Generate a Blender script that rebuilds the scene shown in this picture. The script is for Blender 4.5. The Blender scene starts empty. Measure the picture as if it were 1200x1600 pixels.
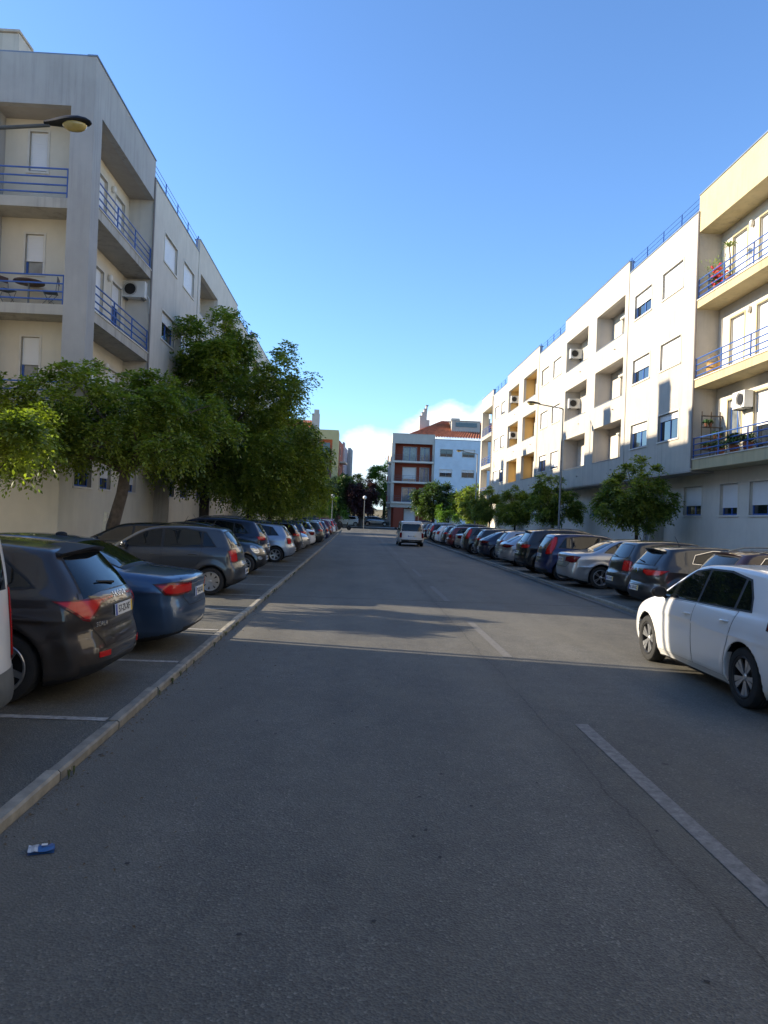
import bpy, bmesh, math, random
import numpy as np
from mathutils import Vector, Matrix, Euler
from mathutils.geometry import delaunay_2d_cdt
random.seed(7)
RNG = np.random.default_rng(11)
SC = bpy.context.scene
COL = SC.collection
R = math.radians
PI = math.pi

# ------------------------------------------------------------------ camera
cam_data = bpy.data.cameras.new('camera')
cam = bpy.data.objects.new('camera', cam_data)
COL.objects.link(cam)
cam_data.sensor_fit = 'VERTICAL'
cam_data.sensor_height = 36.0
cam_data.lens = 36.0 * 1180 / 1600
cam_data.clip_end = 4000
cam_data.clip_start = 0.05
def _camera_matrix():
    F = 1180.0
    v = Vector((558 - 600, -(809 - 800), -F)).normalized()
    roll = 0.038
    a = (math.sin(roll), math.cos(roll))
    c = (a[0] * v[0] + a[1] * v[1]) / (-v[2])
    up = Vector((a[0], a[1], c)).normalized()
    X = v.cross(up)
    m = Matrix((X, v, up))          # rows: world axes seen from the camera
    m = m.to_4x4()
    m.translation = Vector((0, 0, 1.85))
    return m
cam.matrix_world = _camera_matrix()
SC.camera = cam

# ------------------------------------------------------------------ light
SUN = Vector((-2.33, 0.53, 1.0)).normalized()     # towards the sun
EL = math.asin(SUN.z)
AZ = math.atan2(SUN.x, SUN.y)                     # clockwise from +Y
world = bpy.data.worlds.new('World')
SC.world = world
world.use_nodes = True
SKY_STRENGTH = 0.108
def build_world():
    nt = world.node_tree
    nt.nodes.clear()
    N = nt.nodes.new; L = nt.links.new
    out = N('ShaderNodeOutputWorld'); bg = N('ShaderNodeBackground')
    sky = N('ShaderNodeTexSky'); sky.sky_type = 'NISHITA'; sky.sun_disc = False
    sky.sun_elevation = EL; sky.sun_rotation = AZ
    sky.air_density = 1.0; sky.dust_density = 0.35; sky.ozone_density = 2.6; sky.altitude = 60
    bg.inputs['Strength'].default_value = SKY_STRENGTH
    # clouds: a low bank near the horizon, broken by noise
    tc = N('ShaderNodeTexCoord')
    sep = N('ShaderNodeSeparateXYZ'); L(tc.outputs['Generated'], sep.inputs[0])
    def math_(op, a, b=None, clamp=False):
        m = N('ShaderNodeMath'); m.operation = op; m.use_clamp = clamp
        for i, x in enumerate((a, b)):
            if x is None: continue
            if isinstance(x, (int, float)): m.inputs[i].default_value = x
            else: L(x, m.inputs[i])
        return m.outputs[0]
    az = math_('ARCTAN2', sep.outputs['X'], sep.outputs['Y'])      # 0 straight up the street
    el = sep.outputs['Z']
    comb = N('ShaderNodeCombineXYZ')
    L(math_('MULTIPLY', az, 9.0), comb.inputs[0]); L(math_('MULTIPLY', el, 16.0), comb.inputs[1])
    no = N('ShaderNodeTexNoise'); no.inputs['Scale'].default_value = 1.0; no.inputs['Detail'].default_value = 7; no.inputs['Roughness'].default_value = 0.58
    L(comb.outputs[0], no.inputs['Vector'])
    # height of the top of the bank as a function of azimuth
    def bump(c, w, h):
        t = math_('DIVIDE', math_('SUBTRACT', az, c), w)
        return math_('MULTIPLY', math_('EXPONENT', math_('MULTIPLY', math_('MULTIPLY', t, t), -1.0)), h)
    top = math_('ADD', math_('ADD', bump(0.012, 0.085, 0.085), bump(0.105, 0.05, 0.085)), 0.035)
    top = math_('ADD', math_('ADD', top, bump(0.165, 0.014, 0.06)), bump(0.15, 0.04, 0.05))
    n0 = math_('MULTIPLY', math_('SUBTRACT', no.outputs['Fac'], 0.5), 0.075)
    edge = math_('SUBTRACT', math_('ADD', top, n0), el)
    mask = math_('MULTIPLY', edge, 46.0, True)
    no2 = N('ShaderNodeTexNoise'); no2.inputs['Scale'].default_value = 2.1; no2.inputs['Detail'].default_value = 5
    L(comb.outputs[0], no2.inputs['Vector'])
    hole = math_('MULTIPLY', math_('SUBTRACT', no2.outputs['Fac'], 0.36), 6.0, True)
    mask = math_('MULTIPLY', mask, math_('ADD', math_('MULTIPLY', hole, 0.38), 0.60))
    low = math_('MULTIPLY', math_('SUBTRACT', el, 0.0), 14.0, True)
    mask = math_('MULTIPLY', mask, math_('ADD', math_('MULTIPLY', low, 0.5), 0.5))
    ramp = N('ShaderNodeMixRGB'); ramp.inputs[1].default_value = (3.4, 4.2, 5.3, 1); ramp.inputs[2].default_value = (6.0, 6.1, 6.2, 1)
    L(math_('MULTIPLY', edge, 14.0, True), ramp.inputs[0])
    inv = math_('SUBTRACT', 1.0, math_('MULTIPLY', math_('SUBTRACT', edge, 0.012), 10.0, True))
    L(math_('MULTIPLY', inv, math_('ADD', no2.outputs['Fac'], 0.35), True), ramp.inputs[0])
    tint = N('ShaderNodeMixRGB'); tint.blend_type = 'MULTIPLY'; tint.inputs[0].default_value = 1
    L(sky.outputs[0], tint.inputs[1]); tint.inputs[2].default_value = (0.77, 0.98, 1.22, 1)
    mix = N('ShaderNodeMixRGB'); L(mask, mix.inputs[0]); L(tint.outputs[0], mix.inputs[1]); L(ramp.outputs[0], mix.inputs[2])
    L(mix.outputs[0], bg.inputs['Color']); L(bg.outputs[0], out.inputs['Surface'])
build_world()
sd = bpy.data.lights.new('sun', 'SUN'); sd.energy = 4.4; sd.angle = R(0.53); sd.color = (1.0, 0.865, 0.67)
sun = bpy.data.objects.new('sun', sd); COL.objects.link(sun)
sun.rotation_euler = SUN.to_track_quat('Z', 'Y').to_euler()
SC.view_settings.view_transform = 'Standard'
SC.view_settings.look = 'None'
SC.view_settings.gamma = 1
SC.view_settings.use_curve_mapping = False
SC.view_settings.exposure = 1.27
SC.render.engine = 'CYCLES'
SC.cycles.use_denoising = True
SC.cycles.max_bounces = 7
SC.cycles.diffuse_bounces = 4
SC.cycles.glossy_bounces = 4
SC.cycles.transparent_max_bounces = 6

# ------------------------------------------------------------------ helpers
class MB:
    """collects geometry for one mesh"""
    def __init__(s): s.v = []; s.f = []; s.m = []
    def quad(s, a, b, c, d, m=0):
        n = len(s.v); s.v += [tuple(a), tuple(b), tuple(c), tuple(d)]; s.f.append((n, n+1, n+2, n+3)); s.m.append(m)
    def box(s, x0, x1, y0, y1, z0, z1, m=0):
        if x0 > x1: x0, x1 = x1, x0
        if y0 > y1: y0, y1 = y1, y0
        n = len(s.v)
        s.v += [(x0,y0,z0),(x1,y0,z0),(x1,y1,z0),(x0,y1,z0),(x0,y0,z1),(x1,y0,z1),(x1,y1,z1),(x0,y1,z1)]
        for q in ((0,3,2,1),(4,5,6,7),(0,1,5,4),(1,2,6,5),(2,3,7,6),(3,0,4,7)):
            s.f.append(tuple(n+i for i in q)); s.m.append(m)
        return s
    def tube(s, pts, rad, seg=8, m=0, cap=True):
        pts = [Vector(p) for p in pts]
        if isinstance(rad, (int, float)): rad = [rad]*len(pts)
        n0 = len(s.v); up = None
        for i, p in enumerate(pts):
            t = (pts[min(i+1, len(pts)-1)] - pts[max(i-1, 0)]).normalized()
            if up is None:
                up = Vector((0,0,1)) if abs(t.z) < .9 else Vector((1,0,0))
            a = t.cross(up).normalized(); b = a.cross(t).normalized(); up = b
            for k in range(seg):
                an = 2*PI*k/seg
                s.v.append(tuple(p + (a*math.cos(an) + b*math.sin(an))*rad[i]))
        for i in range(len(pts)-1):
            for k in range(seg):
                k2 = (k+1) % seg
                s.f.append((n0+i*seg+k, n0+i*seg+k2, n0+(i+1)*seg+k2, n0+(i+1)*seg+k)); s.m.append(m)
        if cap:
            s.f.append(tuple(n0+k for k in range(seg))); s.m.append(m)
            e = n0+(len(pts)-1)*seg
            s.f.append(tuple(e+seg-1-k for k in range(seg))); s.m.append(m)
        return s
    def lathe(s, prof, axis='Z', seg=24, m=0, c=(0,0,0)):
        """prof: (radius, height) pairs"""
        n0 = len(s.v)
        for r, h in prof:
            for k in range(seg):
                a = 2*PI*k/seg; x, y = r*math.cos(a), r*math.sin(a)
                p = (x, y, h) if axis == 'Z' else (x, h, y) if axis == 'Y' else (h, x, y)
                s.v.append((p[0]+c[0], p[1]+c[1], p[2]+c[2]))
        for i in range(len(prof)-1):
            for k in range(seg):
                k2 = (k+1) % seg
                s.f.append((n0+i*seg+k, n0+i*seg+k2, n0+(i+1)*seg+k2, n0+(i+1)*seg+k)); s.m.append(m)
        return s
    def ellipsoid(s, c, r, seg=12, rings=8, m=0):
        prof = [(math.sin(PI*i/rings), -math.cos(PI*i/rings)) for i in range(rings+1)]
        n0 = len(s.v); s.lathe(prof, 'Z', seg, m)
        for i in range(n0, len(s.v)):
            x, y, z = s.v[i]; s.v[i] = (c[0]+x*r[0], c[1]+y*r[1], c[2]+z*r[2])
        return s
    def prism(s, poly, h0, h1, plane='XY', m=0):
        """extrude a polygon"""
        def P(a, b, h): return (a, b, h) if plane == 'XY' else (a, h, b) if plane == 'XZ' else (h, a, b)
        n0 = len(s.v); n = len(poly)
        s.v += [P(a, b, h0) for a, b in poly] + [P(a, b, h1) for a, b in poly]
        s.f.append(tuple(n0+i for i in reversed(range(n)))); s.m.append(m)
        s.f.append(tuple(n0+n+i for i in range(n))); s.m.append(m)
        for i in range(n):
            j = (i+1) % n
            s.f.append((n0+i, n0+j, n0+n+j, n0+n+i)); s.m.append(m)
        return s
    def mesh(s, name, mats, smooth=False, normals=True):
        me = bpy.data.meshes.new(name)
        me.from_pydata([tuple(map(float, v)) for v in s.v], [], s.f)
        for m in (mats if isinstance(mats, (list, tuple)) else [mats]): me.materials.append(m)
        if any(s.m): me.polygons.foreach_set('material_index', s.m)
        if normals:
            bm = bmesh.new(); bm.from_mesh(me); bmesh.ops.remove_doubles(bm, verts=bm.verts, dist=1e-5) if smooth else None
            bmesh.ops.recalc_face_normals(bm, faces=bm.faces); bm.to_mesh(me); bm.free()
        if smooth:
            me.polygons.foreach_set('use_smooth', [True]*len(me.polygons))
            try: me.set_sharp_from_angle(angle=R(38))
            except Exception: pass
        me.update()
        return me
    def build(s, name, mats, parent=None, smooth=False, loc=(0,0,0), rz=0, normals=True):
        return obj(name, s.mesh(name, mats, smooth, normals), parent, loc, rz)
def obj(name, me, parent=None, loc=(0,0,0), rz=0):
    o = bpy.data.objects.new(name, me); COL.objects.link(o)
    o.location = loc
    o.rotation_euler = (0,0,rz) if isinstance(rz, (int, float)) else rz
    if parent is not None: o.parent = parent
    return o
def empty(name, parent=None, loc=(0,0,0), rz=0): return obj(name, None, parent, loc, rz)
def tag(o, label, cat, group=None):
    o['label'] = label; o['category'] = cat
    if group: o['group'] = group
    return o
def thing(name, label, cat, loc=(0,0,0), rz=0, group=None): return tag(empty(name, None, loc, rz), label, cat, group)
def struct(o, kind='structure'): o['kind'] = kind; return o
def copy_tree(o, parent=None):
    c = o.copy(); COL.objects.link(c); c.parent = parent
    for ch in CH.get(o, None) or list(o.children): copy_tree(ch, c)
    return c
CH = {}
def ground_z(y): return 0.02*max(0.0, y-82) if y < 130 else 0.96

# ------------------------------------------------------------------ materials
MATS = {}
def mat(name, col, rough=0.6, metal=0.0, spec=0.5, coat=0.0, noise=None, bump=None, coords='Object', trans=0.0, emit=None, vary=0.0):
    """noise: (scale, amount[, detail]) value mottling; bump: (scale, strength, distance)"""
    if name in MATS: return MATS[name]
    m = bpy.data.materials.new(name); m.use_nodes = True
    nt = m.node_tree; b = nt.nodes['Principled BSDF']; N = nt.nodes.new; L = nt.links.new
    c = (*col, 1.0)
    b.inputs['Base Color'].default_value = c
    b.inputs['Roughness'].default_value = rough; b.inputs['Metallic'].default_value = metal
    b.inputs['Specular IOR Level'].default_value = spec
    b.inputs['Coat Weight'].default_value = coat; b.inputs['Coat Roughness'].default_value = 0.04
    if trans: b.inputs['Transmission Weight'].default_value = trans
    if emit: b.inputs['Emission Color'].default_value = (*emit[0], 1); b.inputs['Emission Strength'].default_value = emit[1]
    tc = N('ShaderNodeTexCoord')
    col_out = None
    if noise:
        n = N('ShaderNodeTexNoise'); n.inputs['Scale'].default_value = noise[0]; n.inputs['Detail'].default_value = noise[2] if len(noise) > 2 else 4
        L(tc.outputs[coords], n.inputs['Vector'])
        r = N('ShaderNodeMapRange'); r.inputs[1].default_value = 0.25; r.inputs[2].default_value = 0.75
        r.inputs[3].default_value = 1-noise[1]; r.inputs[4].default_value = 1+noise[1]
        L(n.outputs['Fac'], r.inputs[0])
        mx = N('ShaderNodeVectorMath'); mx.operation = 'SCALE'; mx.inputs[0].default_value = col
        L(r.outputs[0], mx.inputs['Scale']); col_out = mx.outputs[0]
    if vary:
        oi = N('ShaderNodeObjectInfo'); hv = N('ShaderNodeHueSaturation')
        r2 = N('ShaderNodeMapRange'); r2.inputs[3].default_value = 1-vary; r2.inputs[4].default_value = 1+vary
        L(oi.outputs['Random'], r2.inputs[0]); L(r2.outputs[0], hv.inputs['Value'])
        if col_out: L(col_out, hv.inputs['Color'])
        else: hv.inputs['Color'].default_value = c
        col_out = hv.outputs[0]
    if col_out: L(col_out, b.inputs['Base Color'])
    if bump:
        n = N('ShaderNodeTexNoise'); n.inputs['Scale'].default_value = bump[0]; n.inputs['Detail'].default_value = 5
        L(tc.outputs[coords], n.inputs['Vector'])
        bp = N('ShaderNodeBump'); bp.inputs['Strength'].default_value = bump[1]; bp.inputs['Distance'].default_value = bump[2]
        L(n.outputs['Fac'], bp.inputs['Height']); L(bp.outputs[0], b.inputs['Normal'])
    MATS[name] = m
    return m
def plaster(name, col, streak=0.25, stain=(0.16, 0.15, 0.13), dirt=0.12, scale=1.0):
    """painted render with rain streaks, blotches and a fine grain"""
    if name in MATS: return MATS[name]
    m = bpy.data.materials.new(name); m.use_nodes = True
    nt = m.node_tree; b = nt.nodes['Principled BSDF']; N = nt.nodes.new; L = nt.links.new
    b.inputs['Roughness'].default_value = 0.88; b.inputs['Specular IOR Level'].default_value = 0.2
    geo = N('ShaderNodeNewGeometry')
    def noise(sc, detail, rough=.55):
        mp = N('ShaderNodeMapping'); mp.inputs['Scale'].default_value = sc
        L(geo.outputs['Position'], mp.inputs['Vector'])
        n = N('ShaderNodeTexNoise'); n.inputs['Scale'].default_value = 1; n.inputs['Detail'].default_value = detail; n.inputs['Roughness'].default_value = rough
        L(mp.outputs[0], n.inputs['Vector']); return n.outputs['Fac']
    def rng(x, a, bb, c, d):
        r = N('ShaderNodeMapRange'); L(x, r.inputs[0])
        for i, q in enumerate((a, bb, c, d)): r.inputs[i+1].default_value = q
        return r.outputs[0]
    s1 = noise((5.0*scale, 5.0*scale, 0.22), 5, .65)
    s2 = noise((0.45, 0.45, 0.5), 4)
    mul = N('ShaderNodeMath'); mul.operation = 'MULTIPLY'
    L(rng(s1, .48, .78, 0, 1), mul.inputs[0]); L(rng(s2, .38, .68, 0.1, 1), mul.inputs[1])
    amt = N('ShaderNodeMath'); amt.operation = 'MULTIPLY'; L(mul.outputs[0], amt.inputs[0]); amt.inputs[1].default_value = streak
    mix = N('ShaderNodeMixRGB'); L(amt.outputs[0], mix.inputs[0])
    base = N('ShaderNodeVectorMath'); base.operation = 'SCALE'; base.inputs[0].default_value = col
    L(rng(noise((1.3, 1.3, 1.0), 6, .6), .25, .75, 1-dirt, 1+dirt*.5), base.inputs['Scale'])
    L(base.outputs[0], mix.inputs[1]); mix.inputs[2].default_value = (*stain, 1)
    L(mix.outputs[0], b.inputs['Base Color'])
    bp = N('ShaderNodeBump'); bp.inputs['Strength'].default_value = .25; bp.inputs['Distance'].default_value = .01
    L(noise((45, 45, 45), 3), bp.inputs['Height']); L(bp.outputs[0], b.inputs['Normal'])
    MATS[name] = m
    return m
def paint(name, col, metallic=0.0, rough=0.30):
    if name in MATS: return MATS[name]
    m = bpy.data.materials.new(name); m.use_nodes = True
    nt = m.node_tree; b = nt.nodes['Principled BSDF']; N = nt.nodes.new; L = nt.links.new
    b.inputs['Metallic'].default_value = metallic
    b.inputs['Coat Weight'].default_value = 0.9; b.inputs['Coat Roughness'].default_value = 0.035
    b.inputs['Specular IOR Level'].default_value = 0.4
    tc = N('ShaderNodeTexCoord'); geo = N('ShaderNodeNewGeometry')
    # road dust: a little more of it low on the body
    n = N('ShaderNodeTexNoise'); n.inputs['Scale'].default_value = 3.0; n.inputs['Detail'].default_value = 6
    L(tc.outputs['Object'], n.inputs['Vector'])
    sp = N('ShaderNodeSeparateXYZ'); L(tc.outputs['Object'], sp.inputs[0])
    r = N('ShaderNodeMapRange'); L(sp.outputs['Z'], r.inputs[0]); r.inputs[1].default_value = .15; r.inputs[2].default_value = .6; r.inputs[3].default_value = .16; r.inputs[4].default_value = .012
    mu = N('ShaderNodeMath'); mu.operation = 'MULTIPLY'; L(r.outputs[0], mu.inputs[0]); L(n.outputs['Fac'], mu.inputs[1])
    mix = N('ShaderNodeMixRGB'); L(mu.outputs[0], mix.inputs[0]); mix.inputs[1].default_value = (*col, 1); mix.inputs[2].default_value = (.23, .20, .16, 1)
    L(mix.outputs[0], b.inputs['Base Color'])
    r3 = N('ShaderNodeMapRange'); L(mu.outputs[0], r3.inputs[0]); r3.inputs[1].default_value = 0; r3.inputs[2].default_value = .25; r3.inputs[3].default_value = rough; r3.inputs[4].default_value = min(1, rough+.35)
    L(r3.outputs[0], b.inputs['Roughness'])
    MATS[name] = m
    return m
M_blue = mat('blue enamel', (0.045, 0.12, 0.38), .4, noise=(3, .12))
M_white = mat('white shutter', (0.74, 0.74, 0.73), .5, noise=(2, .04))
M_trim = mat('stone trim', (0.62, 0.58, 0.50), .8, noise=(3, .10))
M_glass = mat('window glass', (0.012, 0.016, 0.022), .04, spec=.9, coat=.6)
M_curtain = mat('curtained glass', (0.16, 0.18, 0.19), .10, spec=.8, coat=.5, noise=(4, .3))
M_black = mat('black plastic', (0.012, 0.012, 0.013), .55, noise=(20, .15))
M_rubber = mat('tyre rubber', (0.018, 0.018, 0.018), .85, noise=(15, .25))
M_alloy = mat('alloy', (0.52, 0.53, 0.54), .28, metal=.85)
M_chrome = mat('chrome', (0.75, 0.75, 0.76), .12, metal=1)
M_dmetal = mat('grey metal', (0.16, 0.17, 0.17), .5, metal=.6, noise=(6, .2))
M_cglass = mat('car glass', (0.006, 0.008, 0.010), .015, spec=.5)
M_red = mat('red lamp lens', (0.50, 0.012, 0.010), .16, spec=.45, coat=.15)
M_dred = mat('dark red lamp lens', (0.14, 0.006, 0.008), .16, spec=.45, coat=.15)
M_clear = mat('clear lamp lens', (0.42, 0.44, 0.46), .10, metal=.5, coat=1, noise=(18, .5))
M_plate = mat('plate white', (0.70, 0.70, 0.68), .4)
M_pblue = mat('plate blue', (0.02, 0.06, 0.35), .4)
M_pyel = mat('plate yellow', (0.75, 0.50, 0.03), .4)
M_ink = mat('plate ink', (0.02, 0.02, 0.02), .5)
# ------------------------------------------------------------------ ground, road, parking
def asphalt(name, col, crack=False):
    m = bpy.data.materials.new(name); m.use_nodes = True
    nt = m.node_tree; b = nt.nodes['Principled BSDF']; N = nt.nodes.new; L = nt.links.new
    geo = N('ShaderNodeNewGeometry')
    def noise(sc, detail, rough=.5):
        mp = N('ShaderNodeMapping'); mp.inputs['Scale'].default_value = sc; L(geo.outputs['Position'], mp.inputs['Vector'])
        n = N('ShaderNodeTexNoise'); n.inputs['Scale'].default_value = 1; n.inputs['Detail'].default_value = detail; n.inputs['Roughness'].default_value = rough
        L(mp.outputs[0], n.inputs['Vector']); return n.outputs['Fac']
    def rng(x, a, bb, c, d):
        r = N('ShaderNodeMapRange'); L(x, r.inputs[0])
        for i, q in enumerate((a, bb, c, d)): r.inputs[i+1].default_value = q
        return r.outputs[0]
    def mt(op, a, bb=None):
        q = N('ShaderNodeMath'); q.operation = op
        for i, x in enumerate((a, bb)):
            if x is None: continue
            if isinstance(x, (int, float)): q.inputs[i].default_value = x
            else: L(x, q.inputs[i])
        return q.outputs[0]
    vor = N('ShaderNodeTexVoronoi'); vor.inputs['Scale'].default_value = 85; L(geo.outputs['Position'], vor.inputs['Vector'])
    sep = N('ShaderNodeSeparateColor'); L(vor.outputs['Color'], sep.inputs[0])
    grain = rng(sep.outputs[0], 0, 1, .74, 1.26)                       # each stone of the aggregate
    bright = mt('MULTIPLY', mt('GREATER_THAN', sep.outputs[1], .95), .55)
    v = mt('ADD', mt('MULTIPLY', grain, rng(noise((.5, .28, 1), 6, .62), .28, .72, .72, 1.22)), bright)
    v = mt('MULTIPLY', v, rng(noise((5, 5, 5), 5, .6), .25, .75, .86, 1.14))
    # tyre-polished tracks running up the street
    sx = N('ShaderNodeSeparateXYZ'); L(geo.outputs['Position'], sx.inputs[0])
    v = mt('MULTIPLY', v, rng(noise((1.1, .03, 1), 3), .35, .65, .86, 1.12))
    # oil drips
    spot = N('ShaderNodeTexVoronoi'); spot.inputs['Scale'].default_value = 1.05; spot.inputs['Randomness'].default_value = 1
    wp = N('ShaderNodeVectorMath'); wp.operation = 'ADD'; L(geo.outputs['Position'], wp.inputs[0])
    nw = N('ShaderNodeTexNoise'); nw.inputs['Scale'].default_value = 16; L(geo.outputs['Position'], nw.inputs['Vector'])
    sc_ = N('ShaderNodeVectorMath'); sc_.operation = 'SCALE'; sc_.inputs['Scale'].default_value = .05; L(nw.outputs['Color'], sc_.inputs[0]); L(sc_.outputs[0], wp.inputs[1])
    L(wp.outputs[0], spot.inputs['Vector'])
    v = mt('MULTIPLY', v, rng(spot.outputs['Distance'], .018, .034, .35, 1))
    dust = rng(noise((.9, .35, 1), 6, .6), .47, .70, 0, .42)           # pale dust lying in patches
    if crack:
        nx = noise((0, .9, 0), 6, .6); nfine = noise((9, 9, 0), 3)
        off = mt('ADD', mt('MULTIPLY', mt('SUBTRACT', nx, .5), .22), mt('MULTIPLY', mt('SUBTRACT', nfine, .5), .05))
        dx = mt('ABSOLUTE', mt('SUBTRACT', mt('ADD', sx.outputs[0], off), 1.83))
        wd = rng(noise((0, 2.2, 0), 4), .3, .7, .003, .012)
        line = mt('LESS_THAN', dx, wd)
        v = mt('MULTIPLY', v, mt('SUBTRACT', 1.0, mt('MULTIPLY', line, .4)))
        # tar-dark ageing along the joint
        v = mt('MULTIPLY', v, rng(dx, 0, .16, .82, 1))
        off2 = mt('MULTIPLY', mt('SUBTRACT', noise((.8, 0, 0), 6, .6), .5), .5)
        dy = mt('ABSOLUTE', mt('SUBTRACT', mt('ADD', sx.outputs[1], off2), 17.35))
        v = mt('MULTIPLY', v, mt('SUBTRACT', 1.0, mt('MULTIPLY', mt('LESS_THAN', dy, .035), .55)))
        # gutter dirt beside the left kerb
        g = rng(mt('ADD', sx.outputs[0], mt('MULTIPLY', mt('SUBTRACT', noise((2, 2, 0), 4), .5), .5)), -1.95, -.8, .5, 0)
        dust = mt('MAXIMUM', dust, g)
    col1 = N('ShaderNodeVectorMath'); col1.operation = 'SCALE'; col1.inputs[0].default_value = col; L(v, col1.inputs['Scale'])
    mix = N('ShaderNodeMixRGB'); L(dust, mix.inputs[0]); L(col1.outputs[0], mix.inputs[1]); mix.inputs[2].default_value = (.150, .138, .106, 1)
    L(mix.outputs[0], b.inputs['Base Color'])
    b.inputs['Roughness'].default_value = .74; b.inputs['Specular IOR Level'].default_value = .42
    bp = N('ShaderNodeBump'); bp.inputs['Strength'].default_value = .7; bp.inputs['Distance'].default_value = .006
    L(mt('ADD', vor.outputs['Distance'], mt('MULTIPLY', noise((1.5, 1.5, 1), 4), 3)), bp.inputs['Height']); L(bp.outputs[0], b.inputs['Normal'])
    return m
M_road = asphalt('road asphalt', (.101, .096, .081), True)
M_park = asphalt('parking asphalt', (.092, .087, .070))
M_kerb = mat('kerb concrete', (.24, .222, .18), .85, noise=(9, .28, 6), bump=(60, .4, .006), coords='Object', vary=.10)
M_pave = mat('pavement', (.26, .245, .22), .9, noise=(2.5, .18, 6), bump=(30, .3, .01))
M_dirt = mat('dry ground', (.20, .17, .12), .95, noise=(.4, .3, 8), bump=(6, .5, .05))

def worn_paint(name, col=(.50, .49, .46), cover=.62):
    m = bpy.data.materials.new(name); m.use_nodes = True
    nt = m.node_tree; b = nt.nodes['Principled BSDF']; N = nt.nodes.new; L = nt.links.new
    geo = N('ShaderNodeNewGeometry'); n = N('ShaderNodeTexNoise'); n.inputs['Scale'].default_value = 14; n.inputs['Detail'].default_value = 8; n.inputs['Roughness'].default_value = .75
    L(geo.outputs['Position'], n.inputs['Vector'])
    r = N('ShaderNodeMapRange'); r.inputs[1].default_value = cover-.24; r.inputs[2].default_value = cover+.06; r.inputs[3].default_value = .95; r.inputs[4].default_value = .12
    L(n.outputs['Fac'], r.inputs[0])
    mx = N('ShaderNodeMixRGB'); L(r.outputs[0], mx.inputs[0]); mx.inputs[1].default_value = (.10, .097, .093, 1); mx.inputs[2].default_value = (*col, 1)
    L(mx.outputs[0], b.inputs['Base Color']); b.inputs['Roughness'].default_value = .8
    return m
M_line = worn_paint('worn road paint', (.27, .262, .24), .53)
M_faint = worn_paint('faint road paint', (.20, .195, .18), .48)
M_bayline = worn_paint('worn bay paint', (.42, .41, .38), .60)

def strip(name, m, x0, x1, ys, z, kind='structure', z0=None):
    """a sheet that follows the rise of the ground; with a skirt when z0 is given"""
    b = MB(); n = len(ys)
    for y in ys: b.v += [(x0, y, z+ground_z(y)), (x1, y, z+ground_z(y))]
    for i in range(n-1): b.f.append((2*i, 2*i+1, 2*i+3, 2*i+2)); b.m.append(0)
    if z0 is not None:
        for s_, x in ((0, x0), (1, x1)):
            o = len(b.v)
            for y in ys: b.v.append((x, y, z0+ground_z(y)))
            for i in range(n-1): b.f.append((2*i+s_, 2*i+2+s_, o+i+1, o+i)); b.m.append(0)
    o = b.build(name, m)
    if kind: o['kind'] = kind
    return o
ys_main = [-60, -20, 0, 20, 40, 60, 82, 96.5]
XK0, XK1 = -1.93, 6.07
g = MB()
for y in (-600, -100, 82, 96.5, 112, 130, 160, 900): g.v += [(-900, y, ground_z(y)-.03), (900, y, ground_z(y)-.03)]
for i in range(7): g.f.append((2*i, 2*i+1, 2*i+3, 2*i+2)); g.m.append(0)
struct(g.build('ground', M_dirt))
strip('road', M_road, XK0, XK1, ys_main, 0.0)
strip('cross_road', M_road, -90, 90, [96.5, 104.5], 0.004)
strip('parking_left', M_park, -7.2, XK0-.09, ys_main[:-1]+[95.0], .060, z0=-.02)
strip('parking_right', M_park, XK1+.09, 11.0, ys_main[:-1]+[95.0], .060, z0=-.02)
strip('pavement_left', M_pave, -9.2, -7.2, ys_main[:-1]+[95.0], .20, z0=0)
strip('pavement_right', M_pave, 11.0, 14.0, ys_main[:-1]+[95.0], .20, z0=0)
strip('far_pavement', M_pave, -90, 90, [104.5, 108.5], .13, z0=-.02)
# kerbs: one stone after another, laid by hand so none is quite in line
def kerb(name, x, sgn):
    k = struct(empty(name, None, (x, 0, 0)))
    vers = []
    for j in range(5):
        b = MB(); L_ = 1.235; r = random.Random(j+3)
        w, h, c = .092, .072, .016
        prof = [(0, -.03), (0, h-c), (c, h), (w, h-.004), (w, -.03)]
        n = 6; ring = []
        for i in range(n+1):
            y = L_*i/n
            ring.append([(sgn*-(px+r.uniform(-.003, .003)), y, pz+r.uniform(-.003, .003)) for px, pz in prof])
        for rr in ring: b.v += rr
        m_ = len(prof)
        for i in range(n):
            for q in range(m_-1): b.f.append((i*m_+q, i*m_+q+1, (i+1)*m_+q+1, (i+1)*m_+q)); b.m.append(0)
        b.f.append(tuple(range(m_))); b.m.append(0); b.f.append(tuple(n*m_+q for q in reversed(range(m_)))); b.m.append(0)
        vers.append(b.mesh('kerb_stone', M_kerb))
    y = -1.05; i = 0
    while y < 94:
        r = random.Random(i*7+(1 if sgn > 0 else 2))
        obj('kerb_stone', vers[r.randrange(5)], k, (r.uniform(-.005, .005), y, ground_z(y)+r.uniform(-.006, .004)), R(r.uniform(-.25, .25)))
        y += 1.25; i += 1
    return k
kerb('kerb_left', XK0, 1); kerb('kerb_right', XK1, -1)
def flat(name, m, pts, z):
    b = MB(); b.v = [(x, y, z+ground_z(y)) for x, y in pts]; b.f = [tuple(range(len(pts)))]; b.m = [0]
    return b.build(name, m)
cl = struct(empty('centre_line', None, (0, 0, 0)))
for (y0, y1) in ((-4.2, -.6), (2.9, 7.0), (10.4, 14.0), (17.4, 21.2), (24.6, 28.4), (31.8, 35.6), (39, 42.8), (46.2, 50), (53.4, 57.2), (60.6, 64.4), (68, 71.6), (75, 78.8), (82.5, 86)):
    ob = flat('line_dash', M_line if y0 < 8 else M_faint, [(2.10, y0), (2.225, y0), (2.225, y1), (2.10, y1)], .004); ob.parent = cl
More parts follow.
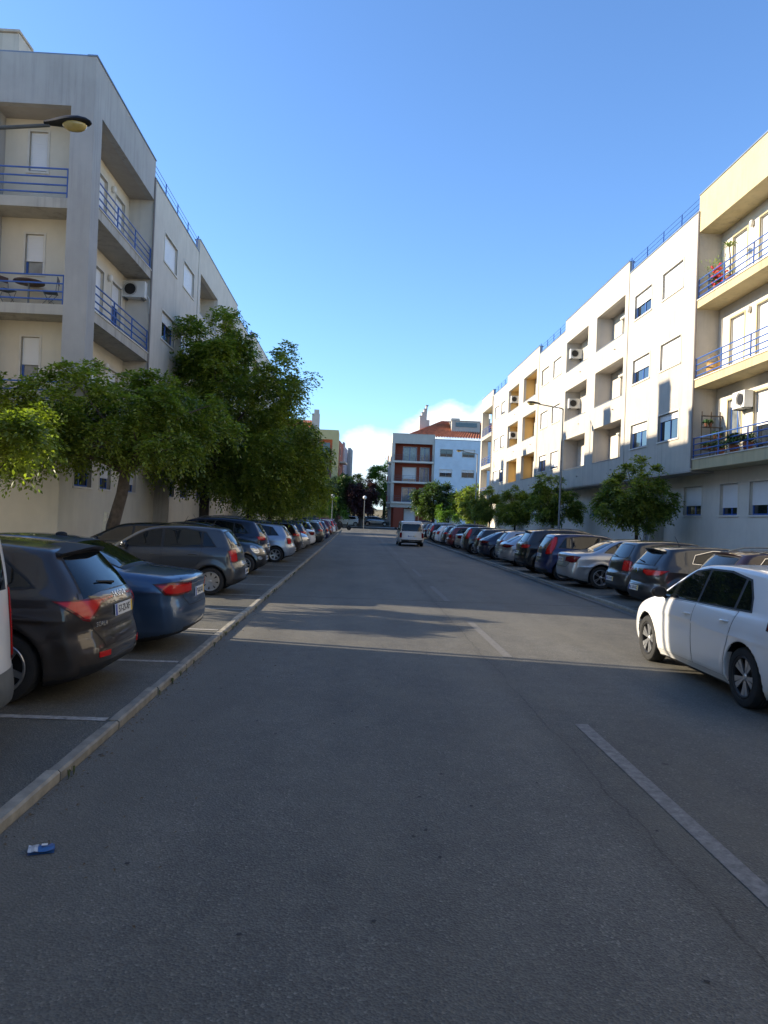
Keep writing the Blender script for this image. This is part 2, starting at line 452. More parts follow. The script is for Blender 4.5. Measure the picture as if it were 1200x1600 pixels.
LY = [1.34+2.55*i for i in range(37)]
bl = struct(empty('bay_lines', None, (0, 0, 0)))
for y in LY:
    flat('bay_line', M_bayline, [(-7.0, y+.1), (-2.05, y), (-2.05, y+.10), (-7.0, y+.2)], .065).parent = bl
    if y > 13: flat('bay_line', M_bayline, [(6.2, y), (10.8, y), (10.8, y+.10), (6.2, y+.10)], .065).parent = bl
flat('edge_line', worn_paint('faint edge paint', (.30, .29, .27), .45), [(5.86, 12), (5.95, 12), (5.95, 90), (5.86, 90)], .004).parent = bl
# a stop line and the mouth of the street
flat('edge_line', M_line, [(-1.6, 95.2), (2.0, 95.2), (2.0, 95.6), (-1.6, 95.6)], .006).parent = bl

# ------------------------------------------------------------------ buildings
P_white = plaster('cream white render', (.50, .462, .39), .45)
P_grey = plaster('weathered grey render', (.40, .385, .36), .8, (.17, .17, .17), .14)
P_core = plaster('pale cream render', (.66, .60, .48), .14)
P_yel = plaster('pale yellow render', (.50, .42, .25), .85, (.20, .18, .14))
P_ochre = plaster('ochre render', (.66, .42, .15), .12)
P_grund = plaster('ground floor render', (.63, .585, .50), .22)
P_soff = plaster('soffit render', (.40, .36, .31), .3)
P_slab = plaster('stained slab edge', (.45, .42, .36), .95, (.12, .11, .10), .2)
M_coping = mat('zinc coping', (.20, .24, .30), .45, metal=.5, noise=(1, .2))
M_pipe = mat('downpipe', (.22, .19, .17), .6)
M_door = mat('grey door', (.16, .165, .17), .5, noise=(2, .1))
M_lampglass = mat('lamp globe', (.72, .68, .60), .3)
M_ac = mat('ac casing', (.62, .62, .59), .5, noise=(4, .06))
M_term = mat('terracotta tile', (.42, .13, .055), .8, noise=(2.0, .35, 6))

def wall_holes(name, m, X, y0, y1, z0, z1, holes, parent, plane='X', th=.22, sgn=1):
    """a wall sheet of thickness th with openings; plane 'X': at constant X running along Y; 'Y': at constant Y running along X.
       the outer face is at X and the wall goes to X + sgn*th"""
    us = sorted({y0, y1, *[h[0] for h in holes], *[h[1] for h in holes]}); us = [u for u in us if y0 <= u <= y1]
    zs = sorted({z0, z1, *[h[2] for h in holes], *[h[3] for h in holes]}); zs = [z for z in zs if z0 <= z <= z1]
    nu, nz = len(us)-1, len(zs)-1
    def solid(i, j):
        if i < 0 or j < 0 or i >= nu or j >= nz: return False
        u = (us[i]+us[i+1])/2; z = (zs[j]+zs[j+1])/2
        return not any(h[0] < u < h[1] and h[2] < z < h[3] for h in holes)
    b = MB(); idx = {}
    def V(i, j, k):
        if (i, j, k) not in idx:
            idx[(i, j, k)] = len(b.v); d = X+sgn*th*k
            b.v.append((d, us[i], zs[j]) if plane == 'X' else (us[i], d, zs[j]))
        return idx[(i, j, k)]
    def F(*q): b.f.append(tuple(V(*a) for a in q)); b.m.append(0)
    for i in range(nu):
        for j in range(nz):
            if not solid(i, j): continue
            F((i,j,0),(i+1,j,0),(i+1,j+1,0),(i,j+1,0)); F((i,j,1),(i,j+1,1),(i+1,j+1,1),(i+1,j,1))
            if not solid(i-1, j): F((i,j,0),(i,j+1,0),(i,j+1,1),(i,j,1))
            if not solid(i+1, j): F((i+1,j,0),(i+1,j,1),(i+1,j+1,1),(i+1,j+1,0))
            if not solid(i, j-1): F((i,j,0),(i,j,1),(i+1,j,1),(i+1,j,0))
            if not solid(i, j+1): F((i,j+1,0),(i+1,j+1,0),(i+1,j+1,1),(i,j+1,1))
    return b.build(name, m, parent)

class Face:
    """local frame of a facade: u along it, d into the building, z up"""
    def __init__(s, plane, at, sgn): s.plane, s.at, s.sgn = plane, at, sgn
    def box(s, b, d0, d1, u0, u1, z0, z1, m=0):
        a, c = s.at+s.sgn*d0, s.at+s.sgn*d1
        if s.plane == 'X': b.box(a, c, u0, u1, z0, z1, m)
        else: b.box(u0, u1, a, c, z0, z1, m)
    def pt(s, d, u, z): return (s.at+s.sgn*d, u, z) if s.plane == 'X' else (u, s.at+s.sgn*d, z)

def window(F, parent, d, u0, u1, z0, z1, shut=.5, trim=M_trim, frame=M_blue, panes=2, glass=M_glass, sh=M_white, rec=.13, name='window', flip=False):
    """d: depth of the wall face the window sits in"""
    e = .06; t = .018
    b = MB()
    F.box(b, d-t, d+.02, u0-e, u1+e, z1, z1+e); F.box(b, d-t-.02, d+rec, u0-e-.02, u1+e+.02, z0-e, z0)
    F.box(b, d-t, d+.02, u0-e, u0, z0, z1); F.box(b, d-t, d+.02, u1, u1+e, z0, z1)
    w = b.build(name, trim, parent)
    b = MB(); f = .055; dd = d+rec
    F.box(b, dd, dd+.05, u0, u1, z1-f, z1); F.box(b, dd, dd+.05, u0, u1, z0, z0+f)
    F.box(b, dd, dd+.05, u0, u0+f, z0+f, z1-f); F.box(b, dd, dd+.05, u1-f, u1, z0+f, z1-f)
    for i in range(1, panes):
        u = u0+(u1-u0)*i/panes; F.box(b, dd+.004, dd+.05, u-f*.6, u+f*.6, z0+f, z1-f)
    b.build('window_frame', frame, w)
    for i in range(panes):
        a = u0+(u1-u0)*i/panes+f*.6; c = u0+(u1-u0)*(i+1)/panes-f*.6
        b = MB(); F.box(b, dd+.025, dd+.035, max(a, u0+f), min(c, u1-f), z0+f, z1-f); b.build('pane', glass, w)
    if shut > 0:
        b = MB(); zb = z1-(z1-z0-.03)*shut; n = max(2, int((z1-zb)/.055)); h = (z1-.004-zb)/n
        for k in range(n):
            zc = zb+k*h; F.box(b, dd-.028, dd-.006, u0+.012, u1-.012, zc+.004, zc+h)
            F.box(b, dd-.02, dd-.010, u0+.012, u1-.012, zc-.002, zc+.006)
        s_ = b.build('shutter', sh, w); s_['kind'] = 'stuff'
    return w
def railing(F, parent, d, u0, u1, z, heights, mat_=M_blue, r=.026, posts=1.9, ends=True, name='railing'):
    root = empty(name, parent)
    for h in heights:
        b = MB(); b.tube([F.pt(d, u0, z+h), F.pt(d, u1, z+h)], r, 6); b.build('rail', mat_, root)
    n = max(1, round((u1-u0)/posts)); 
    for i in range(n+1):
        if (i in (0, n)) and not ends: continue
        u = u0+(u1-u0)*i/n; u = min(max(u, u0+.03), u1-.03)
        b = MB(); F.box(b, d-.02, d+.02, u-.014, u+.014, z, z+heights[-1]+.01); b.build('post', mat_, root)
    return root
def wall_lamp(F, parent, d, u, z):
    b = MB(); p = F.pt(d-.07, u, z); b.ellipsoid(p, (.09, .09, .13), 10, 7)
    return b.build('wall_lamp', M_lampglass, parent, True)
def ac_unit(F, d, u, z, label, w=.82, grp='air conditioning units on the facades'):
    t = thing('air_conditioner', label, 'air conditioner', F.pt(d, u, z), 0, grp)
    G = Face(F.plane, 0, F.sgn)
    b = MB(); G.box(b, -.36, -.05, -w/2, w/2, 0, .58); b.build('casing', M_ac, t)
    b = MB(); c = G.pt(-.372, -w*.14, .29); ax = 'X' if F.plane == 'X' else 'Y'
    b.lathe([(.235, -.012), (.235, .014), (.20, .014)], ax if ax == 'Y' else 'X', 22, 0, c); b.lathe([(.20, .004*1), (.001, .004)], ax if ax == 'Y' else 'X', 22, 0, c)
    for k in range(4):
        b.lathe([(.05+.045*k, -.016), (.056+.045*k, -.016)], ax if ax == 'Y' else 'X', 22, 0, c)
    b.build('fan_grille', M_black, t)
    for s_ in (-1, 1):
        b = MB(); G.box(b, -.38, 0, s_*w*.36-.02, s_*w*.36+.02, -.05, -.001); b.build('bracket', M_dmetal, t)
    b = MB(); b.tube([G.pt(-.1, w/2+.02, .15), G.pt(-.08, w/2+.1, 0), G.pt(-.03, w/2+.08, -.5)], .018, 5); b.build('hose', M_ac, t)
    return t

LEV = (4.5, 7.5, 10.5)
def block(side, label):
    s = 1 if side == 'right' else -1
    Xf = 12.5 if side == 'right' else -7.8
    F = Face('X', Xf, s); Y0, Y1 = 21.4, 77.8
    B = thing('apartment_building', label, 'building', (Xf, Y0, 0)); inv = Matrix.Translation(Vector((-Xf, -Y0, 0)))
    class PB:                                    # parts are modelled in world space and moved under the building
        pass
    root = empty('tmp'); 
    pale = P_white if side == 'right' else plaster('off white render', (.58, .54, .465), .35)
    bay_m = P_yel if side == 'right' else P_grey
    # main body, set back behind the facade
    b = MB(); F.box(b, 1.1, 14, Y0+1.1, Y1-1.1, 0, 13.55); b.build('rear_volume', P_grund if side == 'right' else P_core, root)
    # core wall with ground-floor windows and balcony doors
    if side == 'right':
        gw = [(23.5,25.4,2.45,3.6,.72),(26.2,27.5,2.45,3.6,.78),(29.0,30.6,2.45,3.6,.68),(37,38.6,2.45,3.6,.7),(41.3,43.0,2.45,3.6,.8),(47.5,49,2.45,3.6,.6),(50.5,52,2.45,3.6,.75),(56,57.6,2.45,3.6,.8),(66,67.5,2.45,3.6,.6),(69,70.5,2.45,3.6,.7),(73.4,75,2.45,3.6,.8)]
    else:
        gw = [(23.4,24.9,2.5,3.4,.1),(25.7,26.8,2.5,3.4,.6),(28.6,29.8,2.5,3.4,.7),(34.9,36.0,2.5,3.4,.2),(37.2,38.9,2.5,3.4,.2),(41.0,42.7,2.5,3.4,.1),(48,49.5,2.5,3.4,.7),(55,56.5,2.5,3.4,.5),(66,67.5,2.5,3.4,.6)]
    ents = [(32.9, 34.9), (60.6, 62.6)]
    bal = []                                     # doors onto balconies and loggias (u0,u1,z0,z1,shutter)
    rs = random.Random(5 if side == 'right' else 9)
    for k, z in enumerate(LEV):
        bal += [(26.15, 27.15, z+.02, z+2.15, (.12, 1, 1)[k] if side == 'right' else (.4, .35, .8)[k]), (23.3, 25.3, z+.02, z+2.15, (.55, 1, 1)[k] if side == 'right' else .9)]
        bal += [(36.5, 38.7, z+.02, z+2.15, (.95, 1, .95)[k]), (42.2, 44.2, z+.02, z+2.15, (.6, .5, .7)[k])]
        bal += [(54.2, 55.9, z+.02, z+2.15, .8), (60.0, 61.7, z+.02, z+2.15, .6)]
        bal += [(72.2, 73.4, z+.02, z+2.15, .6), (74.4, 76.0, z+.02, z+2.15, .9)]
    holes = [h[:4] for h in gw]+[h[:4] for h in bal]+[(a, c, .2, 2.5) for a, c in ents]
    wall_holes('core_wall', P_grund if side == 'right' else P_core, F.at+s*.9, Y0+1.1, Y1-1.1, 0, 13.4, holes, root, 'X', .2, s)
    for h in gw: window(F, root, .9, *h[:4], shut=h[4], panes=2, rec=.12)
    for i, h in enumerate(bal): window(F, root, .9, *h[:4], shut=h[4], panes=2, rec=.12, trim=P_yel if side == 'right' and h[0] < 28 else M_trim, name='balcony_door', glass=M_curtain if i % 3 == 0 else M_glass)
    for a, c in ents:
        b = MB(); F.box(b, 1.0, 1.05, a, c, .2, 2.5); e_ = b.build('entrance_door', M_door, root)
        b = MB(); F.box(b, .96, 1.0, (a+c)/2-.02, (a+c)/2+.02, .25, 2.45); F.box(b, .97, 1.0, a+.05, c-.05, 1.2, 1.28); b.build('door_bar', M_dmetal, e_)
        b = MB(); F.box(b, .3, .9, a-.35, a-.12, .2, 4.1); b.build('entrance_pillar', P_slab, root)
    # upper facade: low-parapet and high-parapet stretches in turn
    YE = 28.05 if side == 'right' else 27.65
    segs = [(YE, 35.4, 'low', [(29.4,31.4),(32.6,34.6)]), (35.4, 46.4, 'high', [(35.85,40.15),(41.65,46.0)]), (46.4, 53.1, 'low', [(47.3,49.2),(50.4,52.3)]),
            (53.1, 64.5, 'high', [(53.7,58.0),(59.7,63.8)]), (64.5, 71.3, 'low', [(65.4,67.1),(68.4,70.3)])]
    sh_r = {(0,0): (.25,.97,.97), (0,1): (.35,.5,.5), (2,0): (.9,.95,.97), (2,1): (.3,.97,.95), (4,0): (.2,.9,.8), (4,1): (.95,.95,.95)}
    sh_l = {(0,0): (.5,.35,1), (0,1): (.8,.7,1), (2,0): (.5,.5,.5), (2,1): (.5,.5,.9), (4,0): (.5,.9,.9), (4,1): (.6,.6,.6)}
    for si, (a, c, kind, ops) in enumerate(segs):
        top = 13.95 if kind == 'low' else 14.52
        hs = []
        for (u0, u1) in ops:
            for z in LEV: hs.append((u0, u1, z+1.0, z+2.1) if kind == 'low' else (u0, u1, z+.72, z+2.58))
        off = 0 if kind == 'high' else .035                # the low stretches stand back a little: the joint reads as a line
        wall_holes('facade_wall', pale, F.at+s*off, a, c, 4.12, top, hs, root, 'X', .20, s)
        b = MB(); F.box(b, -.03+off, .26+off, a+.01, c-.01, top, top+.04); b.build('coping', M_coping, root)
        if kind == 'low':
            for j, (u0, u1) in enumerate(ops):
                for k, z in enumerate(LEV):
                    window(F, root, off, u0, u1, z+1.0, z+2.1, shut=(sh_r if side == 'right' else sh_l)[(si, j)][k], rec=.11, glass=M_glass, sh=M_white if (si, j, k) != (2, 1, 2) else M_trim)
            railing(F, root, .12, a+.06, c-.06, top+.04, (.17, .36, .56), posts=1.85, r=.012, name='roof_railing')
        else:
            railing(F, root, .10, a, c, top+.04, (.14,), posts=3.6, r=.010, name='roof_railing')
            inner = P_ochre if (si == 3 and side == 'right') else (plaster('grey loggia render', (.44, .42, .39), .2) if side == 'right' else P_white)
            for j, (u0, u1) in enumerate(ops):
                for k, z in enumerate(LEV):
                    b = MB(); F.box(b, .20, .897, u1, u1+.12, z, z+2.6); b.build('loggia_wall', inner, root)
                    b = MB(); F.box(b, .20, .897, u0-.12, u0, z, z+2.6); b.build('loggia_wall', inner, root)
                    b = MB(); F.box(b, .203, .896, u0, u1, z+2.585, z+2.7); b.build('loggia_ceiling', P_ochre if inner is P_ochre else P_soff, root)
                    b = MB(); F.box(b, -.02, .22, u0+.01, u1-.01, z+.72, z+.745); b.build('sill_cap', M_coping, root)
                    b = MB(); b.tube([F.pt(-.08, u0+1.2, z+.2), F.pt(.02, u0+1.2, z+.22)], .025, 6); b.build('drain_spout', M_pipe, root)
                    lu0, lu1 = [(q[0], q[1]) for q in bal if q[0] > u0 and q[1] < u1 and abs(q[2]-z-.02) < .01][0]
                    b = MB(); F.box(b, .78, .897, lu0-.08, lu1+.08, z+2.16, z+2.36); b.build('shutter_box', M_trim, root)
    # floor bands between the facade and the core
    for z in LEV:
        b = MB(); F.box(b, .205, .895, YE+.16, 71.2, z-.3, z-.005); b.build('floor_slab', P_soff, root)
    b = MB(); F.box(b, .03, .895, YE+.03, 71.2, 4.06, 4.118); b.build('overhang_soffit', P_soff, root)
    b = MB(); F.box(b, .21, 1.1, YE+.05, 71.2, 13.35, 13.5); F.box(b, 1.1, 14, 22.5, 76.7, 13.555, 13.65); b.build('roof_deck', P_slab, root)
    # the two corner bays with open balconies
    for end in (0, 1):
        if end == 0: yc, ya, yb, ye, fs = 21.4, 22.05, 22.3, YE, 1
        else: yc, ya, yb, ye, fs = 77.8, 77.15, 76.9, 71.3, -1
        G = Face('Y', yc, fs)
        mm = bay_m if end == 0 else pale
        Lx = 5.4
        P_ = lambda d, y: (F.at+s*d, y)
        b = MB(); F.box(b, 0, .65, yc, ya, 4.12, 14.52); b.build('corner_pillar', mm, root)
        poly = [P_(0, ya), P_(.65, ya), P_(.65, yc), P_(Lx, yc), P_(Lx, yb), P_(.897, yb), P_(.897, ye), P_(0, ye)]
        for z in LEV:
            b = MB(); b.prism(poly, z-.29 if z > 5 else 4.12, z); b.build('balcony_slab', (P_yel if side == 'right' and end == 0 else P_slab), root)
            lip = MB(); F.box(lip, -.03, .05, ya+.01, ye-.01, z, z+.035) if end == 0 else F.box(lip, -.03, .05, ye+.01, ya-.01, z, z+.035); lip.build('slab_lip', M_trim, root)
        beam = MB(); F.box(beam, 0, .22, min(ya, ye), max(ya, ye), 13.1, 14.52); beam.build('parapet_beam', mm, root)
        beam = MB(); lo, hi = sorted((yc, yc+fs*.22)); F.box(beam, .65, 14, lo, hi, 13.1, 14.52); beam.build('parapet_beam', mm, root)
        b = MB(); F.box(b, .255, 14, min(yc, yc+fs*.22)+0, max(yc, yc+fs*.22), 14.52, 14.56); F.box(b, -.03, .25, min(yc, ye)-.02, max(yc, ye)+.0, 14.521, 14.565); b.build('coping', M_coping, root)
        poly = [P_(.22, yc+fs*.22), P_(Lx, yc+fs*.22), P_(Lx, yb), P_(.897, yb), P_(.897, ye), P_(.22, ye)]
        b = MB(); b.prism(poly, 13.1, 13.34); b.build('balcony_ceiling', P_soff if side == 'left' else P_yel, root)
        # end wall of the bay towards the middle of the block, with the parapet step above it
        b = MB(); lo, hi = sorted((ye, ye+fs*.15)); F.box(b, .0, .897, lo+.001, hi, 4.12, 13.35); b.build('bay_end_wall', pale if end == 0 else pale, root)
        b = MB(); b.tube([F.pt(-.03, ye-fs*.05, 4.2), F.pt(-.03, ye-fs*.05, 13.9)], .035, 6); b.build('downpipe', M_pipe, root)
        # front of the bay: core wall with narrow windows, then solid wall further in
        us = sorted((F.at+s*.9, F.at+s*Lx)); wx = sorted((F.at+s*1.63, F.at+s*2.15)); wx2 = sorted((F.at+s*3.6, F.at+s*4.6))
        hol = [(wx[0], wx[1], z+1.08, z+2.25) for z in LEV]+[(wx2[0], wx2[1], z+.02, z+2.2) for z in LEV]
        wall_holes('bay_core_wall', P_core if side == 'left' else P_yel, yb, us[0], us[1], 0, 13.4, hol, root, 'Y', .2, fs)
        GF = Face('Y', yb, fs)
        for k, z in enumerate(LEV):
            window(GF, root, 0, wx[0], wx[1], z+1.08, z+2.25, shut=(.7, .68, .97)[k], panes=1, rec=.1, glass=M_curtain)
            window(GF, root, 0, wx2[0], wx2[1], z+.02, z+2.2, shut=.8, panes=1, rec=.1)
            x0, x1 = sorted((F.at+s*.66, F.at+s*(Lx-.02)))
            railing(G, root, .06, x0, x1, z+.0, (.15, .37, .60, .83), posts=2.3, r=.024)
            y0_, y1_ = sorted((ya+fs*.02, ye-fs*.02))
            railing(F, root, .06, y0_, y1_, z+.03, (.13, .33, .55, .78), posts=1.9, r=.023)
            wall_lamp(F, root, .9, 25.75 if end == 0 else 73.9, z+2.12)
        b = MB(); F.box(b, Lx, 14, min(yc, yc+fs*1.1), max(yc, yc+fs*1.1), 0, 13.1); b.build('end_wall', mm if side == 'right' else P_grey, root)
        b = MB(); lo, hi = sorted((yc+fs*.25, yb)); F.box(b, 2.85, 3.1, lo, hi-.0, 4.5, 13.1); b.build('balcony_divider', P_grey, root)
    # move every piece under the building
    for c in list(root.children):
        c.parent = B; c.location = Vector(c.location)-Vector((Xf, Y0, 0))
    bpy.data.objects.remove(root)
    return B, F
BR, FR = block('right', 'long cream four-storey apartment block with blue railings on the sunlit right side')
BL, FL = block('left', 'long four-storey apartment block with grey corner balconies on the shaded left side')
def chimney(x, y, z, h, w, d, label, steps=0):
    t = thing('chimney', label, 'chimney', (x, y, z), 0, 'chimneys on the apartment roofs')
    b = MB(); b.box(-w/2, w/2, -d/2, d/2, 0, h); b.build('stack', P_white, t)
    n = max(1, steps)
    for i in range(n):
        w1 = w/n; zz = h+ i*.42*(1 if steps else 0)
        x0 = -w/2+i*w1
        if i: q = MB(); q.box(x0+.01, w/2-.01, -d/2+.01, d/2-.01, zz-.42, zz); q.build('stack', P_white, t)
        q = MB(); q.box(x0-.03, x0+w1+(.03 if i == n-1 else 0), -d/2-.06, d/2+.06, zz+.02, zz+.09); q.build('cap', M_pipe if not steps else P_slab, t)
        for sx_ in (-1, 1):
            q = MB(); q.box(x0+.04 if sx_ < 0 else x0+w1-.08, x0+.08 if sx_ < 0 else x0+w1-.04, -d/2+.02, d/2-.02, zz, zz+.02); q.build('cap_leg', P_white, t)
    return t
# roof chimneys of the left block; their shadows fall on the right facade
chimney(-11.9, 24.4, 13.65, 2.55, 1.5, .9, 'white slotted chimney at the street end of the left roof', 2)
for i, (y, z, d) in enumerate(((36.2, 17.9, 1.05), (33.4, 16.5, .8), (43.3, 17.8, .95), (51.5, 17.6, 1.1), (62.2, 17.4, 1.0), (71.2, 17.4, 1.0))):
    chimney(-11.0-.3*(i % 2), y, 13.65, z-13.65-.1, 1.0, d, ('tall white chimney on the left roof, second from the street end', 'lower white chimney on the left roof, just before the tall one', 'white chimney on the left roof above the first loggias', 'white chimney midway along the left roof', 'white chimney on the left roof towards the far end', 'white chimney on the left roof nearest the crossing')[i])
# neighbouring block on the left, beside and behind the viewpoint
def plain_block(name, label, x0, x1, y0, y1, h, m):
    t = thing(name, label, 'building', (x0, y0, 0))
    Wd, D = x1-x0, y1-y0
    hol = []
    n = int(D//4)
    for i in range(n):
        for z in LEV: hol.append((1.2+i*4, 2.9+i*4, z+.9, z+2.1))
    wall_holes('wall', m, Wd if x0 < 0 else 0, 0, D, 0, h, hol, t, 'X', .22, -1 if x0 < 0 else 1)
    Fq = Face('X', Wd if x0 < 0 else 0, -1 if x0 < 0 else 1)
    for q in hol: window(Fq, t, 0, *q, shut=.5)
    b = MB(); a, c = (0, Wd-.23) if x0 < 0 else (.23, Wd); b.box(a, c, .001, D-.001, 0, h-.4); b.build('rear_volume', m, t)
    b = MB(); b.box(-.05, Wd+.05, -.05, D+.05, h, h+.08); b.build('coping', M_coping, t)
    return t
plain_block('apartment_building', 'four-storey cream block left of the viewpoint that shades the near road', -22, -7.8, -42, 12.45, 14.5, P_core)
plain_block('apartment_building', 'four-storey cream block right of the viewpoint beyond the picture edge', 12.5, 26, -42, 14.0, 14.5, P_white)

# ------------------------------------------------------------------ buildings beyond the crossing
def far_building():
    y = 110; zg = ground_z(110)
    t = thing('apartment_building', 'blue and grey four-storey block with red balconies and a tiled roof facing down the street', 'building', (0, 0, 0))
    Pg = plaster('far beige render', (.50, .47, .41), .1); Pb = plaster('pale blue render', (.60, .69, .74), .08); Pr = plaster('brick red render', (.26, .065, .04), .12)
    Fy = Face('Y', y, 1)
    X0, X1, X2 = 4.75, 10.95, 19.5
    # frame round the balconies
    wall_holes('frame_wall', Pg, y, X0, X1, 3.6, 14.35, [(X0+.42, X1-.30, 10.42, 12.95), (X0+.42, X1-.30, 7.42, 10.16), (X0+.42, X1-.30, 4.42, 7.16)], t, 'Y', .3, 1)
    hol = []
    for z in (4.45, 7.45, 10.45): hol += [(6.45, 8.4, z, z+2.1), (9.0, 10.3, z, z+2.1)]
    wall_holes('balcony_wall', Pr, y+1.3, X0+.2, X1-.02, zg-.1, 13.0, hol+[(6.9, 8.5, 1.6, 3.4)], t, 'Y', .2, 1)
    FB = Face('Y', y+1.3, 1); k = 0
    for (a, c, z0, z1) in hol:
        window(FB, t, 0, a, c, z0, z1, shut=(0, 0, .8, 0, 0, 0)[k] if k < 6 else 0, panes=2, glass=M_curtain, trim=M_trim, name='balcony_door'); k += 1
    window(FB, t, 0, 6.9, 8.5, 1.6, 3.4, shut=.95)
    for z in (4.42, 7.42, 10.42):
        b = MB(); b.box(X0+.1, X1-.1, y-.25, y+1.295, z-.26, z); b.build('balcony_slab', M_trim, t)
        railing(Fy, t, -.2, X0+.3, X1-.25, z, (.15, .38, .62, .85), M_dmetal, .02, 1.4)
    b = MB(); b.box(X0+.3, X1-.3, y+.3, y+1.295, 12.96, 13.1); b.build('balcony_ceiling', Pr, t)
    b = MB(); b.box(X0+.301, X0+.45, y+.3, y+1.295, 4.43, 12.95); b.build('side_wall', Pr, t)
    b = MB(); b.box(X0+.5, X0+1.9, y+.05, y+1.29, zg-.1, 4.1); b.build('entrance_wall', Pr, t)
    # pale blue wing
    wins = [(11.75, 13.55, z, z+1.05) for z in (11.25, 8.3, 5.3)]+[(15.0, 16.8, z, z+1.05) for z in (11.3, 8.3, 5.3)]
    wall_holes('wing_wall', Pb, y-.25, X1, X2, zg-.1, 13.7, wins+[(12.6, 15.0, zg, 3.2)], t, 'Y', .22, 1)
    FW = Face('Y', y-.25, 1)
    for i, w in enumerate(wins): window(FW, t, 0, *w, shut=(0, .45, .5, .35, .3, .4)[i], panes=2, trim=M_trim, frame=M_dmetal)
    b = MB(); b.box(12.6, 15.0, y+.1, y+.15, zg, 3.2); b.build('garage_door', M_door, t)
    b = MB(); b.box(X1, X2, y-.29, y+.1, 13.7, 13.78); b.build('coping', M_coping, t)
    railing(FW, t, .1, X1+.1, X2, 13.78, (.15, .3), M_dmetal, .02, 2.2, name='roof_railing')
    b = MB(); b.box(X0+.2, X2, y+1.52, y+14, zg-.1, 13.9); b.box(X0, X0+.2, y+.301, y+14, 3.6, 14.3); b.box(X1+.01, X2, y-.02, y+1.5, zg-.1, 13.6); b.build('rear_volume', Pg, t)
    b = MB(); b.box(-.0+X0-.02, X1+.02, y-.03, y+.33, 14.35, 14.42); b.build('coping', P_slab, t)
    # side balconies seen edge-on
    for z in (4.4, 7.4, 10.4):
        b = MB(); b.box(X0-.45, X0, y+2.0, y+5.2, z-.26, z); b.build('balcony_slab', M_trim, t)
        b = MB(); b.box(X0-.45, X0-.40, y+2.0, y+5.2, z, z+.9); b.build('balcony_panel', Pr, t)
    # hipped roof of rows of round tiles
    def roof_quad(name, a, bq, c, d, n):
        b = MB(); a, bq, c, d = map(Vector, (a, bq, c, d)); nrm = (bq-a).cross(d-a).normalized()
        if nrm.z < 0: nrm = -nrm
        m = n*4
        for i in range(m+1):
            u = i/m; h = abs(math.sin(PI*i/4))*.17
            p = a.lerp(bq, u)+nrm*h; q = d.lerp(c, u)+nrm*h
            for j in range(7): b.v.append(tuple(p.lerp(q, j/6)+nrm*(.03 if j % 2 else 0)))
        for i in range(m):
            for j in range(6): b.f.append((i*7+j, (i+1)*7+j, (i+1)*7+j+1, i*7+j+1)); b.m.append(0)
        o = b.build(name, M_term, t, normals=False); o['kind'] = 'stuff'; return o
    e0, e1, r0, r1 = (X0+2.0, y+1.0, 14.15), (X2+1, y+1.0, 14.15), (X0+8.0, y+7, 17.3), (X2+1, y+7, 17.3)
    roof_quad('roof_tiles', e0, e1, r1, r0, 34)
    roof_quad('roof_tiles', (X0+2.0, y+13, 14.15), e0, r0, (X0+8.0, y+7.05, 17.3), 26)
    b = MB(); b.box(9.0, 10.5, y+5.0, y+6.2, 14.5, 17.2); ch = b.build('chimney', P_white, t)
    for i in range(4):
        q = MB(); q.box(9.0+.3*i, 10.05+.02*i, y+5.0-.01*i, y+6.2, 17.2+.55*i, 17.75+.55*i); q.build('chimney_step', P_white, ch)
        q = MB(); q.box(8.95+.3*i, 9.35+.3*i, y+4.95, y+6.25, 17.75+.55*i, 17.82+.55*i); q.build('cap', M_pipe, ch)
    b = MB(); b.box(13.7, 18.0, y+3.2, y+6.5, 15.0, 17.0); dm = b.build('dormer', P_white, t)
    q = MB(); q.box(14.3, 17.5, y+3.15, y+3.198, 16.1, 16.75); q.build('dormer_window', M_glass, dm)
    q = MB(); q.box(13.6, 18.1, y+3.1, y+6.6, 17.0, 17.07); q.build('roof_slab', P_slab, dm)
    q = MB(); q.box(13.75, 15.0, y+4.0, y+5.0, 17.071, 17.5); q.build('stack', P_white, dm)
    b = MB(); b.box(19.0, 20.0, y+6, y+7, 15, 17.9); b.build('chimney', P_white, t)
    return t
far_building()
